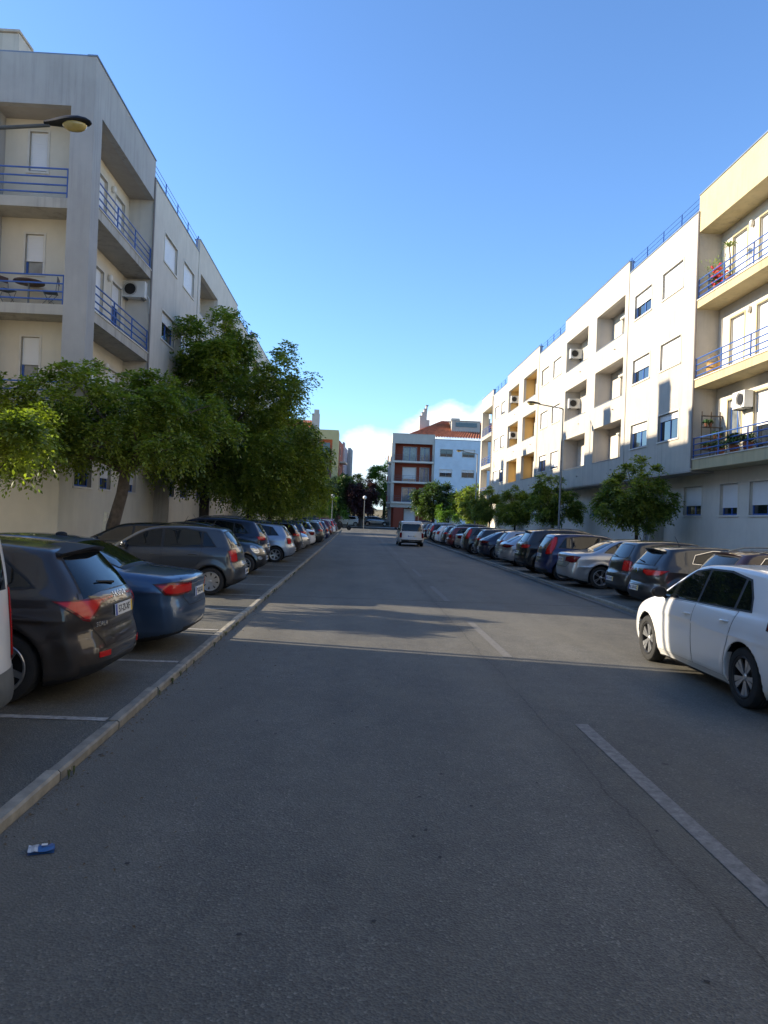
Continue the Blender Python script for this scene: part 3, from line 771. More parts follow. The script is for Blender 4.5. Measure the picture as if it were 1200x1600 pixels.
def far_left():
    y = 110; zg = ground_z(y)
    Py = plaster('mustard render', (.58, .46, .22), .15); Pt = plaster('terracotta render', (.34, .13, .09), .15); Pm = plaster('mauve render', (.42, .35, .36), .1)
    t = thing('apartment_building', 'mustard yellow block with recessed balconies left of the street end', 'building', (0, 0, 0))
    hol = [(-12.0, -4.0, z, z+2.55) for z in (4.5, 7.55, 10.55)]
    wall_holes('frame_wall', Py, y, -16, -3.15, zg-.1, 14.5, hol, t, 'Y', .3, 1)
    b = MB(); b.box(-16, -3.45, y+1.5, y+13, zg-.1, 14.1); b.build('rear_volume', Pt, t)
    b = MB(); b.box(-3.449, -3.15, y+.3, y+5.0, zg-.1, 14.48); b.build('side_wall', Py, t)
    Fw = Face('Y', y+1.5, 1)
    for z in (4.5, 7.55, 10.55):
        b = MB(); b.box(-12.0, -4.0, y-.2, y+1.498, z-.3, z); b.build('balcony_slab', Py, t)
        railing(Face('Y', y, 1), t, -.1, -11.9, -4.1, z, (.2, .45, .7, .95), M_dmetal, .02, 2)
        b = MB(); b.box(-8.0, -6.0, y+1.45, y+1.499, z+.05, z+2.2); b.build('balcony_door', M_curtain, t)
        b = MB(); b.box(-5.4, -4.4, y+1.45, y+1.499, z+.05, z+2.2); b.build('balcony_door', M_glass, t)
    b = MB(); e = 1.0; n = 30
    for i in range(n*4+1):
        xx = -16+ (9.0)*i/(n*4); h = abs(math.sin(PI*i/4))*.08
        b.v += [(xx, y+1.5, 14.5+h), (xx if i < n*2 else xx, y+7, 16.6+h)]
    for i in range(n*4): b.f.append((2*i, 2*i+2, 2*i+3, 2*i+1)); b.m.append(0)
    o = b.build('roof_tiles', M_term, t); o['kind'] = 'stuff'
    b = MB(); b.box(-7.3, -6.2, y+3, y+4.2, 14.1, 17.2); ch = b.build('chimney', P_white, t)
    q = MB(); q.box(-7.0, -6.3, y+3.1, y+4.1, 17.2, 17.8); q.build('chimney_step', P_white, ch)
    t2 = thing('apartment_building', 'narrow terracotta and mauve block behind the mustard one', 'building', (-3.1, 116.2, 0), R(-3.6))
    for i, (a, c, m, d) in enumerate(((0, 6, Pt, 0), (6, 8.2, Pm, .18), (8.2, 16, Pm, 0), (16, 21, plaster('far grey render', (.30, .30, .30), .1), .55))):
        hs = [(a+1.0, a+2.2 if c-a > 3 else a+1.6, z+.9, z+2.1) for z in LEV]
        wall_holes('wall', m, d, a, c, .5, 13.6+(.4 if i % 2 else 0), hs, t2, 'X', .25, -1)
        Fq = Face('X', d, -1)
        for h in hs: window(Fq, t2, 0, *h, shut=.3, panes=1, frame=M_dmetal)
    b = MB(); b.box(-10, -.26, .3, 20.9, .5, 13.4); b.build('rear_volume', Pm, t2)
    b = MB(); b.box(.05, .56, 15.75, 15.998, .5, 14.0); b.build('end_fin', P_grey, t2)
    for z in LEV:
        b = MB(); b.box(.001, .9, 1.0, 5.0, z-.25, z); b.build('balcony_slab', M_trim, t2)
far_left()
# ------------------------------------------------------------------ trees
def leaf_mat(name, c_dark, c_light, trans=.35):
    m = bpy.data.materials.new(name); m.use_nodes = True
    nt = m.node_tree; N = nt.nodes.new; L = nt.links.new
    b = nt.nodes['Principled BSDF']; out = nt.nodes['Material Output']
    at = N('ShaderNodeAttribute'); at.attribute_name = 'leaf'; at.attribute_type = 'GEOMETRY'
    tc = N('ShaderNodeTexCoord'); n = N('ShaderNodeTexNoise'); n.inputs['Scale'].default_value = .9; n.inputs['Detail'].default_value = 4
    L(tc.outputs['Object'], n.inputs['Vector'])
    ad = N('ShaderNodeMath'); ad.operation = 'MULTIPLY_ADD'; L(n.outputs['Fac'], ad.inputs[0]); ad.inputs[1].default_value = 1.5; 
    sb = N('ShaderNodeMath'); sb.operation = 'MULTIPLY_ADD'; L(at.outputs['Fac'], sb.inputs[0]); sb.inputs[1].default_value = .8; sb.inputs[2].default_value = -.70
    L(sb.outputs[0], ad.inputs[2])
    cr = N('ShaderNodeMixRGB'); L(ad.outputs[0], cr.inputs[0]); cr.use_clamp = True
    cl = N('ShaderNodeClamp'); L(ad.outputs[0], cl.inputs[0]); L(cl.outputs[0], cr.inputs[0])
    cr.inputs[1].default_value = (*c_dark, 1); cr.inputs[2].default_value = (*c_light, 1)
    L(cr.outputs[0], b.inputs['Base Color']); b.inputs['Roughness'].default_value = .42; b.inputs['Specular IOR Level'].default_value = .45
    tr = N('ShaderNodeBsdfTranslucent'); mx = N('ShaderNodeMixShader'); mx.inputs[0].default_value = trans
    tw = N('ShaderNodeMixRGB'); tw.blend_type = 'MULTIPLY'; tw.inputs[0].default_value = 1; L(cr.outputs[0], tw.inputs[1]); tw.inputs[2].default_value = (1.5, 1.7, .6, 1)
    L(tw.outputs[0], tr.inputs[0]); L(b.outputs[0], mx.inputs[1]); L(tr.outputs[0], mx.inputs[2]); L(mx.outputs[0], out.inputs[0])
    return m
M_leafA = leaf_mat('street tree leaves', (.062, .100, .020), (.30, .34, .055), .48)
M_leafB = leaf_mat('young tree leaves', (.065, .11, .026), (.28, .31, .06), .46)
M_leafC = leaf_mat('dark leaves', (.022, .045, .016), (.10, .15, .035), .35)
M_leafD = leaf_mat('plum leaves', (.022, .010, .014), (.09, .04, .045), .3)
M_leafE = leaf_mat('bright leaves', (.05, .11, .02), (.20, .32, .06), .45)
M_bark = mat('bark', (.10, .075, .055), .95, noise=(7, .4, 6), bump=(14, 1.0, .03))
M_barkd = mat('dark bark', (.045, .038, .03), .95, noise=(7, .3, 6), bump=(14, 1.0, .02))
def crown_mesh(name, lobes, n_twigs, leaf, seed, m, leaflets=11, twig=.34, droop=.5, fill=.35, bare=None):
    """lobes: (centre, radii) ellipsoids; foliage as drooping leafy twigs gathered in clumps through the lobes"""
    rng = np.random.default_rng(seed)
    vol = np.array([r[0]*r[1]*r[2] for c, r in lobes])**.72; vol /= vol.sum()
    C = []; 
    ncl = max(12, n_twigs//42)
    for _ in range(ncl):
        c, r = lobes[rng.choice(len(lobes), p=vol)]
        d = rng.normal(size=3); d /= np.linalg.norm(d); rad = rng.uniform(fill, 1.0)**.45
        if rad < .5: rad = .5
        C.append(np.array(c)+d*np.array(r)*rad)
    C = np.array(C); size = rng.uniform(.28, .62, ncl)*np.mean([np.mean(r) for c, r in lobes])*.42
    k = rng.integers(0, ncl, n_twigs)
    off = rng.normal(size=(n_twigs, 3)); off /= np.linalg.norm(off, axis=1, keepdims=True)
    base = C[k]+off*(rng.uniform(0, 1, n_twigs)**.5*size[k])[:, None]*np.array([1, 1, .75])
    cen = np.mean([c for c, r in lobes], 0)
    out = base-cen; out /= np.linalg.norm(out, axis=1, keepdims=True)
    d0 = out*.6+off*.6+rng.normal(size=(n_twigs, 3))*.45; d0[:, 2] += .15; d0 /= np.linalg.norm(d0, axis=1, keepdims=True)
    T = rng.uniform(.6, 1.25, n_twigs)*twig
    side = np.cross(d0, np.array([0, 0, 1.])); side /= np.maximum(np.linalg.norm(side, axis=1, keepdims=True), 1e-3)
    V = np.zeros((n_twigs, leaflets, 4, 3), np.float32); A = np.zeros((n_twigs, leaflets), np.float32)
    rnd = rng.uniform(0, 1, n_twigs)
    for j in range(leaflets):
        t = (j+1)/leaflets
        p = base+d0*(T*t)[:, None]; p[:, 2] -= droop*T*t*t
        sg = 1 if j % 2 else -1
        if j == leaflets-1: dirv = d0.copy(); dirv[:, 2] -= droop
        else: dirv = side*sg+d0*.45
        dirv = dirv+rng.normal(size=(n_twigs, 3))*.28; dirv[:, 2] -= .25
        dirv /= np.linalg.norm(dirv, axis=1, keepdims=True)
        nrm = rng.normal(size=(n_twigs, 3))*.5+np.array([0, 0, 1.]); w = np.cross(dirv, nrm); w /= np.maximum(np.linalg.norm(w, axis=1, keepdims=True), 1e-3)
        l = leaf*rng.uniform(.7, 1.25, n_twigs)[:, None]; hw = l*.24
        V[:, j, 0] = p; V[:, j, 1] = p+dirv*l*.5+w*hw; V[:, j, 2] = p+dirv*l; V[:, j, 3] = p+dirv*l*.5-w*hw
        A[:, j] = rnd*.6+rng.uniform(0, .4, n_twigs)
    nf = n_twigs*leaflets
    V = V.reshape(-1, 3)
    me = bpy.data.meshes.new(name); me.vertices.add(nf*4); me.vertices.foreach_set('co', V.ravel())
    me.loops.add(nf*4); me.loops.foreach_set('vertex_index', np.arange(nf*4, dtype=np.int32))
    me.polygons.add(nf); me.polygons.foreach_set('loop_start', np.arange(0, nf*4, 4, dtype=np.int32))
    at = me.attributes.new('leaf', 'FLOAT', 'FACE'); at.data.foreach_set('value', A.ravel())
    me.materials.append(m); me.update()
    me['clumps'] = [float(x) for x in C[:60].ravel()]
    return me
def limbs(b, fork, clumps, r0, seed, n=14):
    rr = random.Random(seed); cl = [Vector(clumps[i*3:i*3+3]) for i in range(len(clumps)//3)]
    rr.shuffle(cl)
    for c in cl[:n]:
        f = Vector(fork)+Vector((0, 0, rr.uniform(-.2, .3))); v = c-f
        p1 = f+v*.35+Vector((rr.uniform(-.15, .15), rr.uniform(-.15, .15), .15*v.length*.5)); p2 = f+v*.7+Vector((rr.uniform(-.15, .15), rr.uniform(-.15, .15), .1))
        r = r0*rr.uniform(.45, .75)
        b.tube([f, p1, p2, c], [r, r*.62, r*.38, r*.12], 6)
        e = p2+Vector((rr.uniform(-1, 1), rr.uniform(-1, 1), rr.uniform(-.1, .9)))*v.length*.25
        b.tube([p1, (p1+e)/2+Vector((0, 0, .05)), e], [r*.4, r*.25, r*.08], 5)
def tree(label, loc, trunk_pts, radii, crown, bark=M_bark, group=None, seed=1, nl=14, bare=0, cat='tree', name='street_tree', rz=0, scale=1, extra=None):
    t = thing(name, label, cat, loc, rz, group); t.scale = (scale,)*3
    b = MB(); b.tube(trunk_pts, radii, 10); limbs(b, trunk_pts[-1], list(crown['clumps']), radii[-1], seed, nl)
    rr = random.Random(seed+50)
    for i in range(bare):                                # leafless twigs above the crown
        a = rr.uniform(0, 6.28); top = Vector(trunk_pts[-1])
        p = [top+Vector((0, 0, .4))]
        d = Vector((math.cos(a)*.7, math.sin(a)*.7, 1)).normalized()
        for k in range(5): d = (d+Vector((rr.uniform(-.35, .35), rr.uniform(-.35, .35), rr.uniform(-.1, .2)))).normalized(); p.append(p[-1]+d*.36)
        b.tube(p, [.016, .013, .010, .008, .006, .004], 4)
        for q in (3, 4): b.tube([p[q], p[q]+Vector((rr.uniform(-.5, .5), rr.uniform(-.5, .5), rr.uniform(.0, .4)))], [.006, .003], 4)
    b.build('trunk', bark, t, True)
    obj('crown', crown, t)
    return t
# two big trees in front of the left block
cA = crown_mesh('crown', [((-.2,-.3,4.2),(2.2,2.4,1.35)), ((1.7,.2,4.25),(1.5,1.7,1.15)), ((-2.1,-.8,4.0),(1.6,1.7,1.2)), ((.6,1.5,4.9),(1.7,1.6,1.1)), ((-1.9,-1.6,3.4),(1.2,1.1,.6)), ((.4,-.5,3.7),(2.0,1.5,.6))], 6000, .125, 3, M_leafA, 11, .42, .75)
T1 = tree('leaning street tree with drooping leaves in front of the left building corner', (-6.9, 21.2, .15), [(-.05,0,0),(.0,0,.5),(.16,0,1.3),(.34,.05,2.1),(.42,.1,2.9)], [.22,.19,.17,.155,.14], cA, group='big leafy trees along the left pavement', seed=4, nl=18)
cB = crown_mesh('crown', [((1.6,0,5.2),(2.9,3.0,2.7)), ((1.9,-.4,7.2),(2.3,2.2,1.8)), ((-2.3,0,6.3),(1.6,1.6,2.0)), ((.2,-.4,8.5),(1.7,1.8,1.5)), ((-.9,-.2,6.6),(2.0,2.2,2.0)), ((3.0,.2,3.6),(2.3,2.6,1.7)), ((-.6,0,4.3),(2.2,2.2,1.3))], 13500, .145, 5, M_leafA, 11, .50, .7)
T2 = tree('tallest dark green street tree with a broad crown behind the small black car', (-6.45, 32.0, .15), [(0,0,0),(.02,0,1),(0,.05,2.1),(.1,.1,3.2)], [.24,.21,.20,.17], cB, M_barkd, 'big leafy trees along the left pavement', 6, nl=22)
cC = crown_mesh('crown', [((.9,0,4.7),(2.6,2.7,2.4)), ((1.6,.3,6.6),(1.9,2.0,1.4)), ((-.9,0,5.2),(1.9,2.2,1.9)), ((2.2,0,3.6),(2.0,2.2,1.3))], 6500, .155, 8, M_leafA, 9, .50, .6)
T3 = tree('leafy street tree beside the parked cars, third from the building corner', (-6.2, 43, .15), [(0,0,0),(.05,0,1),(.1,.05,2.4)], [.2,.18,.15], cC, M_barkd, 'big leafy trees along the left pavement', 7)
T0 = tree('low branch-heavy tree reaching in from the left edge of the view', (-7.9, 15.6, .15), [(0,0,0),(.05,0,1),(.1,.05,1.9)], [.2,.18,.15], crown_mesh('crown', [((.1,0,3.3),(1.5,1.4,.55)), ((1.15,.2,3.2),(.8,1.0,.42)), ((.2,-.9,3.4),(1.1,.9,.5))], 1100, .125, 13, M_leafA, 11, .42, .75), M_bark, 'big leafy trees along the left pavement', 8)
for i, (y, sc, rz, lb) in enumerate(((53, .92, 1.2, 'leafy street tree midway down the left row'), (63, .88, 2.9, 'leafy street tree past the middle of the left row'), (74, .82, 4.4, 'leafy street tree near the far end of the left row'), (86, .78, .7, 'last street tree of the left row by the crossing'))):
    c = copy_tree(T3); c.location = (-6.1, y, .15); c.rotation_euler.z = rz; c.scale = (sc,)*3; c['label'] = lb
# young trees on the right
def young(seed, n=2600, m=M_leafB, lf=.12):
    return crown_mesh('crown', [((-.1,0,2.95),(1.35,1.3,1.0)), ((.9,.1,2.5),(1.0,1.0,.72)), ((-.8,-.1,2.45),(.95,.9,.65)), ((.2,0,3.75),(.85,.85,.65))], n, lf, seed, m, 9, .30, .45)
yt = [(30, 1.0, .3, 21, 'small round street tree behind the grey hatchbacks on the right'), (43, 1.05, 2.0, 22, 'yellowing young tree by the right lamp post'), (53.5, 1.0, 4.0, 23, 'young tree behind the black off-roader row, third on the right'), (64, 1.05, 5.2, 21, 'young tree fourth along the right pavement'), (72, 1.1, 1.0, 22, 'young tree fifth along the right pavement')]
base = {}
for (y, sc, rz, sd_, lb) in yt:
    if sd_ not in base:
        t = tree(lb, (11.25, y, .2), [(0,0,0),(.02,0,.8),(0,.02,1.6),(.03,0,2.2)], [.085,.075,.07,.06], young(sd_, 3000 if sd_ == 21 else 2600, M_leafB if sd_ != 23 else M_leafA), M_barkd, 'young trees along the right pavement', sd_, 12, bare=7, rz=rz, scale=sc)
        base[sd_] = t
    else:
        t = copy_tree(base[sd_]); t.location = (11.25, y, .2); t.rotation_euler.z = rz; t.scale = (sc,)*3; t['label'] = lb
def far_tree(label, x, y, z0, h, w, m, seed, n=1500, leaf=.26, trunk=.3, name='tree', grp='trees beyond the crossing'):
    n = int(n*1.9)
    lob = [((0,0,h*.62),(w*.5,w*.5,h*.3)), ((w*.2,0,h*.78),(w*.32,w*.3,h*.2)), ((-w*.22,0,h*.7),(w*.3,w*.3,h*.2)), ((w*.1,0,h*.45),(w*.4,w*.4,h*.16))]
    c = crown_mesh('crown', lob, n, leaf, seed, m, 7, .55, .3)
    return tree(label, (x, y, z0), [(0,0,0),(.05,0,h*.2),(0,0,h*.42)], [trunk,trunk*.8,trunk*.6], c, M_barkd, grp, seed, 10, name=name)
far_tree('tall bright green tree with gaps in its crown left of the blue and grey block', 4.6, 132, 1.0, 11.2, 5.6, M_leafE, 31, 1500, .30, .32)
far_tree('dark plum-leaved tree at the end of the left kerb', .4, 106.2, .5, 6.6, 4.0, M_leafD, 32, 1500)
far_tree('dark green rounded tree beside the plum tree', -3.2, 107, .5, 7.6, 5.6, M_leafC, 33, 1700)
far_tree('dark green tree under the mustard block', -8.0, 106.5, .5, 7.0, 5.0, M_leafC, 34, 1400)
far_tree('small light green tree under the dark ones at the crossing', -2.9, 99.5+5, .6, 4.0, 2.8, M_leafE, 35, 500)
far_tree('dark green tree standing before the blue wall', 9.3, 93.5, .4, 6.4, 4.6, M_leafC, 36, 1600)
far_tree('broad green tree next to the blue wall, nearer the right block', 13.6, 92, .4, 5.9, 4.6, M_leafA, 37, 1500)
far_tree('mid green tree filling the gap behind the plum tree', -.6, 116, .6, 8.2, 6.0, M_leafA, 40, 1300)
far_tree('low yellow-green bushy tree between the two dark ones', 11.0, 90.5, .4, 3.6, 2.6, M_leafE, 38, 500, .2, .1)
far_tree('green tree at the far corner of the right block', 13.0, 81.5, .2, 5.4, 3.8, M_leafB, 39, 1300)
# dry bank with scrub closing the view
b = MB()
nx_, ny_ = 60, 10
for j in range(ny_):
    for i in range(nx_):
        x = -80+160*i/(nx_-1); y = 120+60*j/(ny_-1); z = .8+ (j/(ny_-1))**.7*3.2 + .5*math.sin(x*.21+j)*(j/(ny_-1))
        b.v.append((x, y, z if j else .5))
for j in range(ny_-1):
    for i in range(nx_-1): b.f.append((j*nx_+i, j*nx_+i+1, (j+1)*nx_+i+1, (j+1)*nx_+i)); b.m.append(0)
struct(b.build('grass_bank', mat('dry grass', (.19, .15, .075), .95, noise=(1.2, .45, 8), bump=(9, 1, .15)), smooth=True))
sc_ = crown_mesh('scrub', [((x, 128+4*math.sin(x), 2.0), (3.2, 2.0, 1.0+.5*math.sin(x*1.7))) for x in range(-60, 64, 5)]+[((x, 170+6*math.sin(x), 5.6), (7, 3, 2.4+1.2*math.sin(x*1.3))) for x in range(-75, 80, 8)], 9000, .5, 44, M_leafC, 5, .6, .2)
o = obj('distant_scrub', sc_); o['kind'] = 'stuff'; o['label'] = 'scrub and distant trees along the dry bank beyond the crossing'
# ------------------------------------------------------------------ cars: one shaped shell per body style
def chaikin(P, n=2, closed=True):
    P = np.array(P, float)
    for _ in range(n):
        Q = np.roll(P, -1, 0) if closed else P[1:]
        A = P if closed else P[:-1]
        P2 = np.empty((len(A)*2, 2)); P2[0::2] = .75*A+.25*Q; P2[1::2] = .25*A+.75*Q
        if not closed: P2 = np.vstack([P[:1], P2, P[-1:]])
        P = P2
    return P
def poly_sdf(P, X, Z):
    d = np.full(X.shape, 1e9); inside = np.zeros(X.shape, bool)
    n = len(P)
    for i in range(n):
        a = P[i]; b = P[(i+1) % n]; e = b-a; L2 = float(e@e)+1e-12
        wx = X-a[0]; wz = Z-a[1]
        t = np.clip((wx*e[0]+wz*e[1])/L2, 0, 1)
        d = np.minimum(d, (wx-t*e[0])**2+(wz-t*e[1])**2)
        if a[1] != b[1]:
            c = ((a[1] > Z) != (b[1] > Z)) & (X < (b[0]-a[0])*(Z-a[1])/(b[1]-a[1])+a[0])
            inside ^= c
    d = np.sqrt(d)
    return np.where(inside, -d, d)
def smax(a, b, k):
    h = np.clip(.5-.5*(b-a)/k, 0, 1)
    return b*(1-h)+a*h+k*h*(1-h)
def surface_nets(f, o, h):
    s = f < 0
    nx, ny, nz = f.shape
    cnt = np.zeros((nx-1, ny-1, nz-1), np.float32); pos = np.zeros((3, nx-1, ny-1, nz-1), np.float32)
    sl = lambda d, n: slice(d, n-1+d)
    for ax in range(3):
        o1, o2 = [a for a in range(3) if a != ax]
        for p in (0, 1):
            for q in (0, 1):
                d0 = [0, 0, 0]; d0[o1] = p; d0[o2] = q; d1 = list(d0); d1[ax] = 1
                A = f[sl(d0[0], nx), sl(d0[1], ny), sl(d0[2], nz)]; B = f[sl(d1[0], nx), sl(d1[1], ny), sl(d1[2], nz)]
                cr = (A < 0) != (B < 0)
                t = np.where(cr, A/np.where(A == B, 1, A-B), 0)
                cnt += cr
                for a in range(3):
                    pos[a] += np.where(cr, t if a == ax else d0[a], 0)
    act = cnt > 0
    idx = np.full(act.shape, -1, np.int64); idx[act] = np.arange(act.sum())
    I = np.argwhere(act)
    V = (I + (pos[:, act]/cnt[act]).T)*h + np.array(o)
    F = []
    for ax in range(3):
        o1, o2 = (ax+1) % 3, (ax+2) % 3
        a = [slice(None)]*3; b = [slice(None)]*3; a[ax] = slice(0, -1); b[ax] = slice(1, None)
        cr = s[tuple(a)] != s[tuple(b)]
        c = np.argwhere(cr)
        lim = np.array(f.shape)
        ok = (c[:, o1] > 0) & (c[:, o2] > 0) & (c[:, o1] < lim[o1]-1) & (c[:, o2] < lim[o2]-1)
        c = c[ok]
        e1 = np.zeros(3, int); e1[o1] = 1; e2 = np.zeros(3, int); e2[o2] = 1
        q = np.stack([idx[tuple((c-e1-e2).T)], idx[tuple((c-e2).T)], idx[tuple(c.T)], idx[tuple((c-e1).T)]], 1)
        inside_first = s[tuple(c.T)]
        q[~inside_first] = q[~inside_first][:, ::-1]
        F.append(q)
    F = np.concatenate(F)
    return V, F[(F >= 0).all(1)]

class Shell:
    """solid of a car body: side outline x cross-section, with wheel arches cut out"""
    def __init__(s, outline, W, belt, roof_in=.27, camber=.05, wheels=(.8, 3.4), wr=.315, front_round=.42, rear_round=.20,
                 sec=None, k=.07, waist=.0, gh_round=.30, flare=.012, crease=None, arch=.05):
        s.P = chaikin(outline, 2); s.W = W/2; s.belt = belt; s.L = max(p[0] for p in outline); s.H = max(p[1] for p in outline)
        s.cam = camber; s.wheels = wheels; s.wr = wr; s.fr = front_round; s.rr = rear_round; s.k = k; s.gh = gh_round
        s.flare = flare; s.arch = arch
        hw = s.W
        s.sec = sec or [(-.2, hw-.12), (.16, hw-.10), (.26, hw-.035), (.40, hw-.012), (.58, hw-.002), (.70, hw-.004), (belt-.13, hw-.012), (belt-.03, hw-.045),
                        (belt+.03, hw-.085), (s.H-.02, hw-roof_in), (s.H+.5, hw-roof_in-.35)]
        s.sz = np.array([p[0] for p in s.sec]); s.sw = np.array([p[1] for p in s.sec])
        s.crease = crease
        # table of the outline's signed distance
        s.gx = np.arange(-.8, s.L+.8, .012); s.gz = np.arange(-.4, s.H+.6, .012)
        X, Z = np.meshgrid(s.gx, s.gz, indexing='ij')
        s.T = poly_sdf(s.P, X, Z)
    def width(s, z):
        # smoothed half-width
        w = 0
        for dz in (-.03, -.015, 0, .015, .03): w = w + np.interp(z+dz, s.sz, s.sw)
        return w/5
    def side(s, x, z):
        u = np.clip((x-s.gx[0])/.012, 0, len(s.gx)-1.001); v = np.clip((z-s.gz[0])/.012, 0, len(s.gz)-1.001)
        i = u.astype(int); j = v.astype(int); fu = u-i; fv = v-j; T = s.T
        return (T[i, j]*(1-fu)+T[i+1, j]*fu)*(1-fv)+(T[i, j+1]*(1-fu)+T[i+1, j+1]*fu)*fv
    def __call__(s, x, y, z, arches=True):
        ay = np.abs(y); t = np.clip(ay/s.W, 0, 1.15)
        mid = s.L/2
        wf = np.clip((x-mid)/(s.L-mid), 0, 1); wf = wf*wf*(3-2*wf)
        wb = np.clip((mid-x)/mid, 0, 1); wb = wb*wb*(3-2*wb)
        up = np.clip((z-s.belt+.1)/.2, 0, 1)
        fr = s.fr*(1-up)+s.gh*up
        xs = x + wf*fr*t**3 - wb*(s.rr*(1-up)+(s.rr*.9)*up)*t**3.2
        ds = s.side(xs, z + s.cam*t*t)
        w = s.width(z)
        if s.flare:
            for xw in s.wheels:
                rr = np.sqrt((x-xw)**2+(z-s.wr)**2)
                w = w + s.flare*np.exp(-((rr-s.wr-s.arch-.02)/.07)**2)
        if s.crease:
            for (zc0, slope, amp) in s.crease:
                q = z-(zc0+slope*(x-mid)); w = w + amp*np.where(q > 0, np.exp(-q/.05), np.exp(q/.028))*np.clip((x-.25)/.3, 0, 1)*np.clip((s.L-.5-x)/.4, 0, 1)
        # plan taper of the sides toward both ends
        tap = .10*np.clip((x-(s.L-1.1))/1.1, 0, 1)**2+.07*np.clip((.9-x)/.9, 0, 1)**2
        dw = (ay-w+tap)*.97
        d = smax(ds, dw, s.k)
        if arches:
            for xw in s.wheels:
                R_ = s.wr+s.arch
                c = np.sqrt((x-xw)**2+(np.maximum(z, -1)-s.wr)**2)-R_
                c = np.maximum(c, (s.W-.30)-ay)
                d = np.maximum(d, -c)
        return d
    def grad(s, P, e=.004, arches=True):
        g = np.empty_like(P)
        for a in range(3):
            q = P.copy(); q[:, a] += e; r = P.copy(); r[:, a] -= e
            g[:, a] = s(q[:, 0], q[:, 1], q[:, 2], arches)-s(r[:, 0], r[:, 1], r[:, 2], arches)
        n = np.linalg.norm(g, axis=1, keepdims=True); return g/np.maximum(n, 1e-9)
    def body_mesh(s, name, h=.024):
        xs = np.arange(-.08, s.L+.08, h); ys = np.arange(h/2, s.W+.1, h); zs = np.arange(.06, s.H+.08, h)
        X, Y, Z = np.meshgrid(xs, ys, zs, indexing='ij')
        f = s(X, Y, Z).astype(np.float32)
        f = np.concatenate([f[:, ::-1], f], 1)
        V, F = surface_nets(f, (xs[0], -ys[-1], zs[0]), h)
        inner = np.zeros(len(V), bool)
        for xw in s.wheels:
            inner |= (np.hypot(V[:, 0]-xw, V[:, 2]-s.wr) < s.wr+s.arch+h*.9) & (np.abs(V[:, 1]) < s.W+1)
        for _ in range(2):
            d = s(V[:, 0], V[:, 1], V[:, 2]); g = s.grad(V); V = V-np.clip(d, -h*.6, h*.6)[:, None]*g*.9
        n = s.grad(V, .006)
        me = bpy.data.meshes.new(name)
        me.vertices.add(len(V)); me.vertices.foreach_set('co', V.astype(np.float32).ravel())
        me.loops.add(len(F)*4); me.loops.foreach_set('vertex_index', F.astype(np.int32).ravel())
        me.polygons.add(len(F)); me.polygons.foreach_set('loop_start', np.arange(0, len(F)*4, 4, dtype=np.int32))
        fn = n[F].mean(1); fc = V[F].mean(1)
        dark = (fn[:, 2] < -.6) | (fc[:, 2] < .17)
        for xw in s.wheels:
            rr = np.hypot(fc[:, 0]-xw, fc[:, 2]-s.wr)
            dark |= (rr < s.wr+s.arch-.004) | ((rr < s.wr+s.arch+.006) & (np.abs(fc[:, 1]) < s.W-.06))
        me.polygons.foreach_set('material_index', dark.astype(np.int32))
        me.polygons.foreach_set('use_smooth', np.ones(len(F), bool))
        me.update(); me.validate()
        if len(me.vertices) == len(V):
            me.normals_split_custom_set_from_vertices(n.tolist())
        return me
    # --- things laid on the surface -------------------------------------------------
    def project(s, A, axis, sgn=1):
        """A: (n,2) points on the side (x,z), rear or front (y,z) or top (x,y) view -> points and normals on the shell"""
        n = len(A); P = np.zeros((n, 3)); D = np.zeros(3)
        if axis == 'side': P[:, 0] = A[:, 0]; P[:, 1] = sgn*(s.W+.3); P[:, 2] = A[:, 1]; D[1] = -sgn
        elif axis == 'rear': P[:, 0] = -.5; P[:, 1] = A[:, 0]; P[:, 2] = A[:, 1]; D[0] = 1
        elif axis == 'corner':
            c = .70710678; P[:, 0] = A[:, 0]*c-c*.5; P[:, 1] = sgn*(s.W+A[:, 0]*c+c*.5); P[:, 2] = A[:, 1]; D[0] = c; D[1] = -sgn*c
        elif axis == 'front': P[:, 0] = s.L+.5; P[:, 1] = A[:, 0]; P[:, 2] = A[:, 1]; D[0] = -1
        else: P[:, 0] = A[:, 0]; P[:, 1] = A[:, 1]; P[:, 2] = s.H+.4; D[2] = -1
        lim = 1.3 if axis not in ('side', 'corner') else .62 if axis == 'side' else 1.25
        if axis in ('glass_rear', 'glass_front'):
            back = axis == 'glass_rear'
            zs = np.linspace(A[:, 1].min()-.02, A[:, 1].max()+.02, 24)
            lo = np.full(24, -.3 if back else s.L+.3); hi = np.full(24, s.L/2)
            for _ in range(30):
                md = (lo+hi)/2; ins = s(md, np.zeros(24), zs, False) < 0
                hi = np.where(ins, md, hi); lo = np.where(ins, lo, md)
            dx, dz = hi[-1]-hi[0], zs[-1]-zs[0]
            nn = np.array([-dz, 0, dx]) if back else np.array([dz, 0, -dx]); nn /= np.linalg.norm(nn)
            P[:, 0] = np.interp(A[:, 1], zs, hi); P[:, 1] = A[:, 0]; P[:, 2] = A[:, 1]; P += nn*.12; D = -nn; lim = .6
        tot = np.zeros(n)
        for _ in range(70):
            d = s(P[:, 0], P[:, 1], P[:, 2], False)
            step = np.where(np.abs(d) > 2e-4, d*.7, 0); tot += step
            ok = tot < lim
            P += (np.where(ok, step, 0))[:, None]*D
        s.miss = np.abs(s(P[:, 0], P[:, 1], P[:, 2], False)) > 3e-3
        return P, s.grad(P, .006, False)
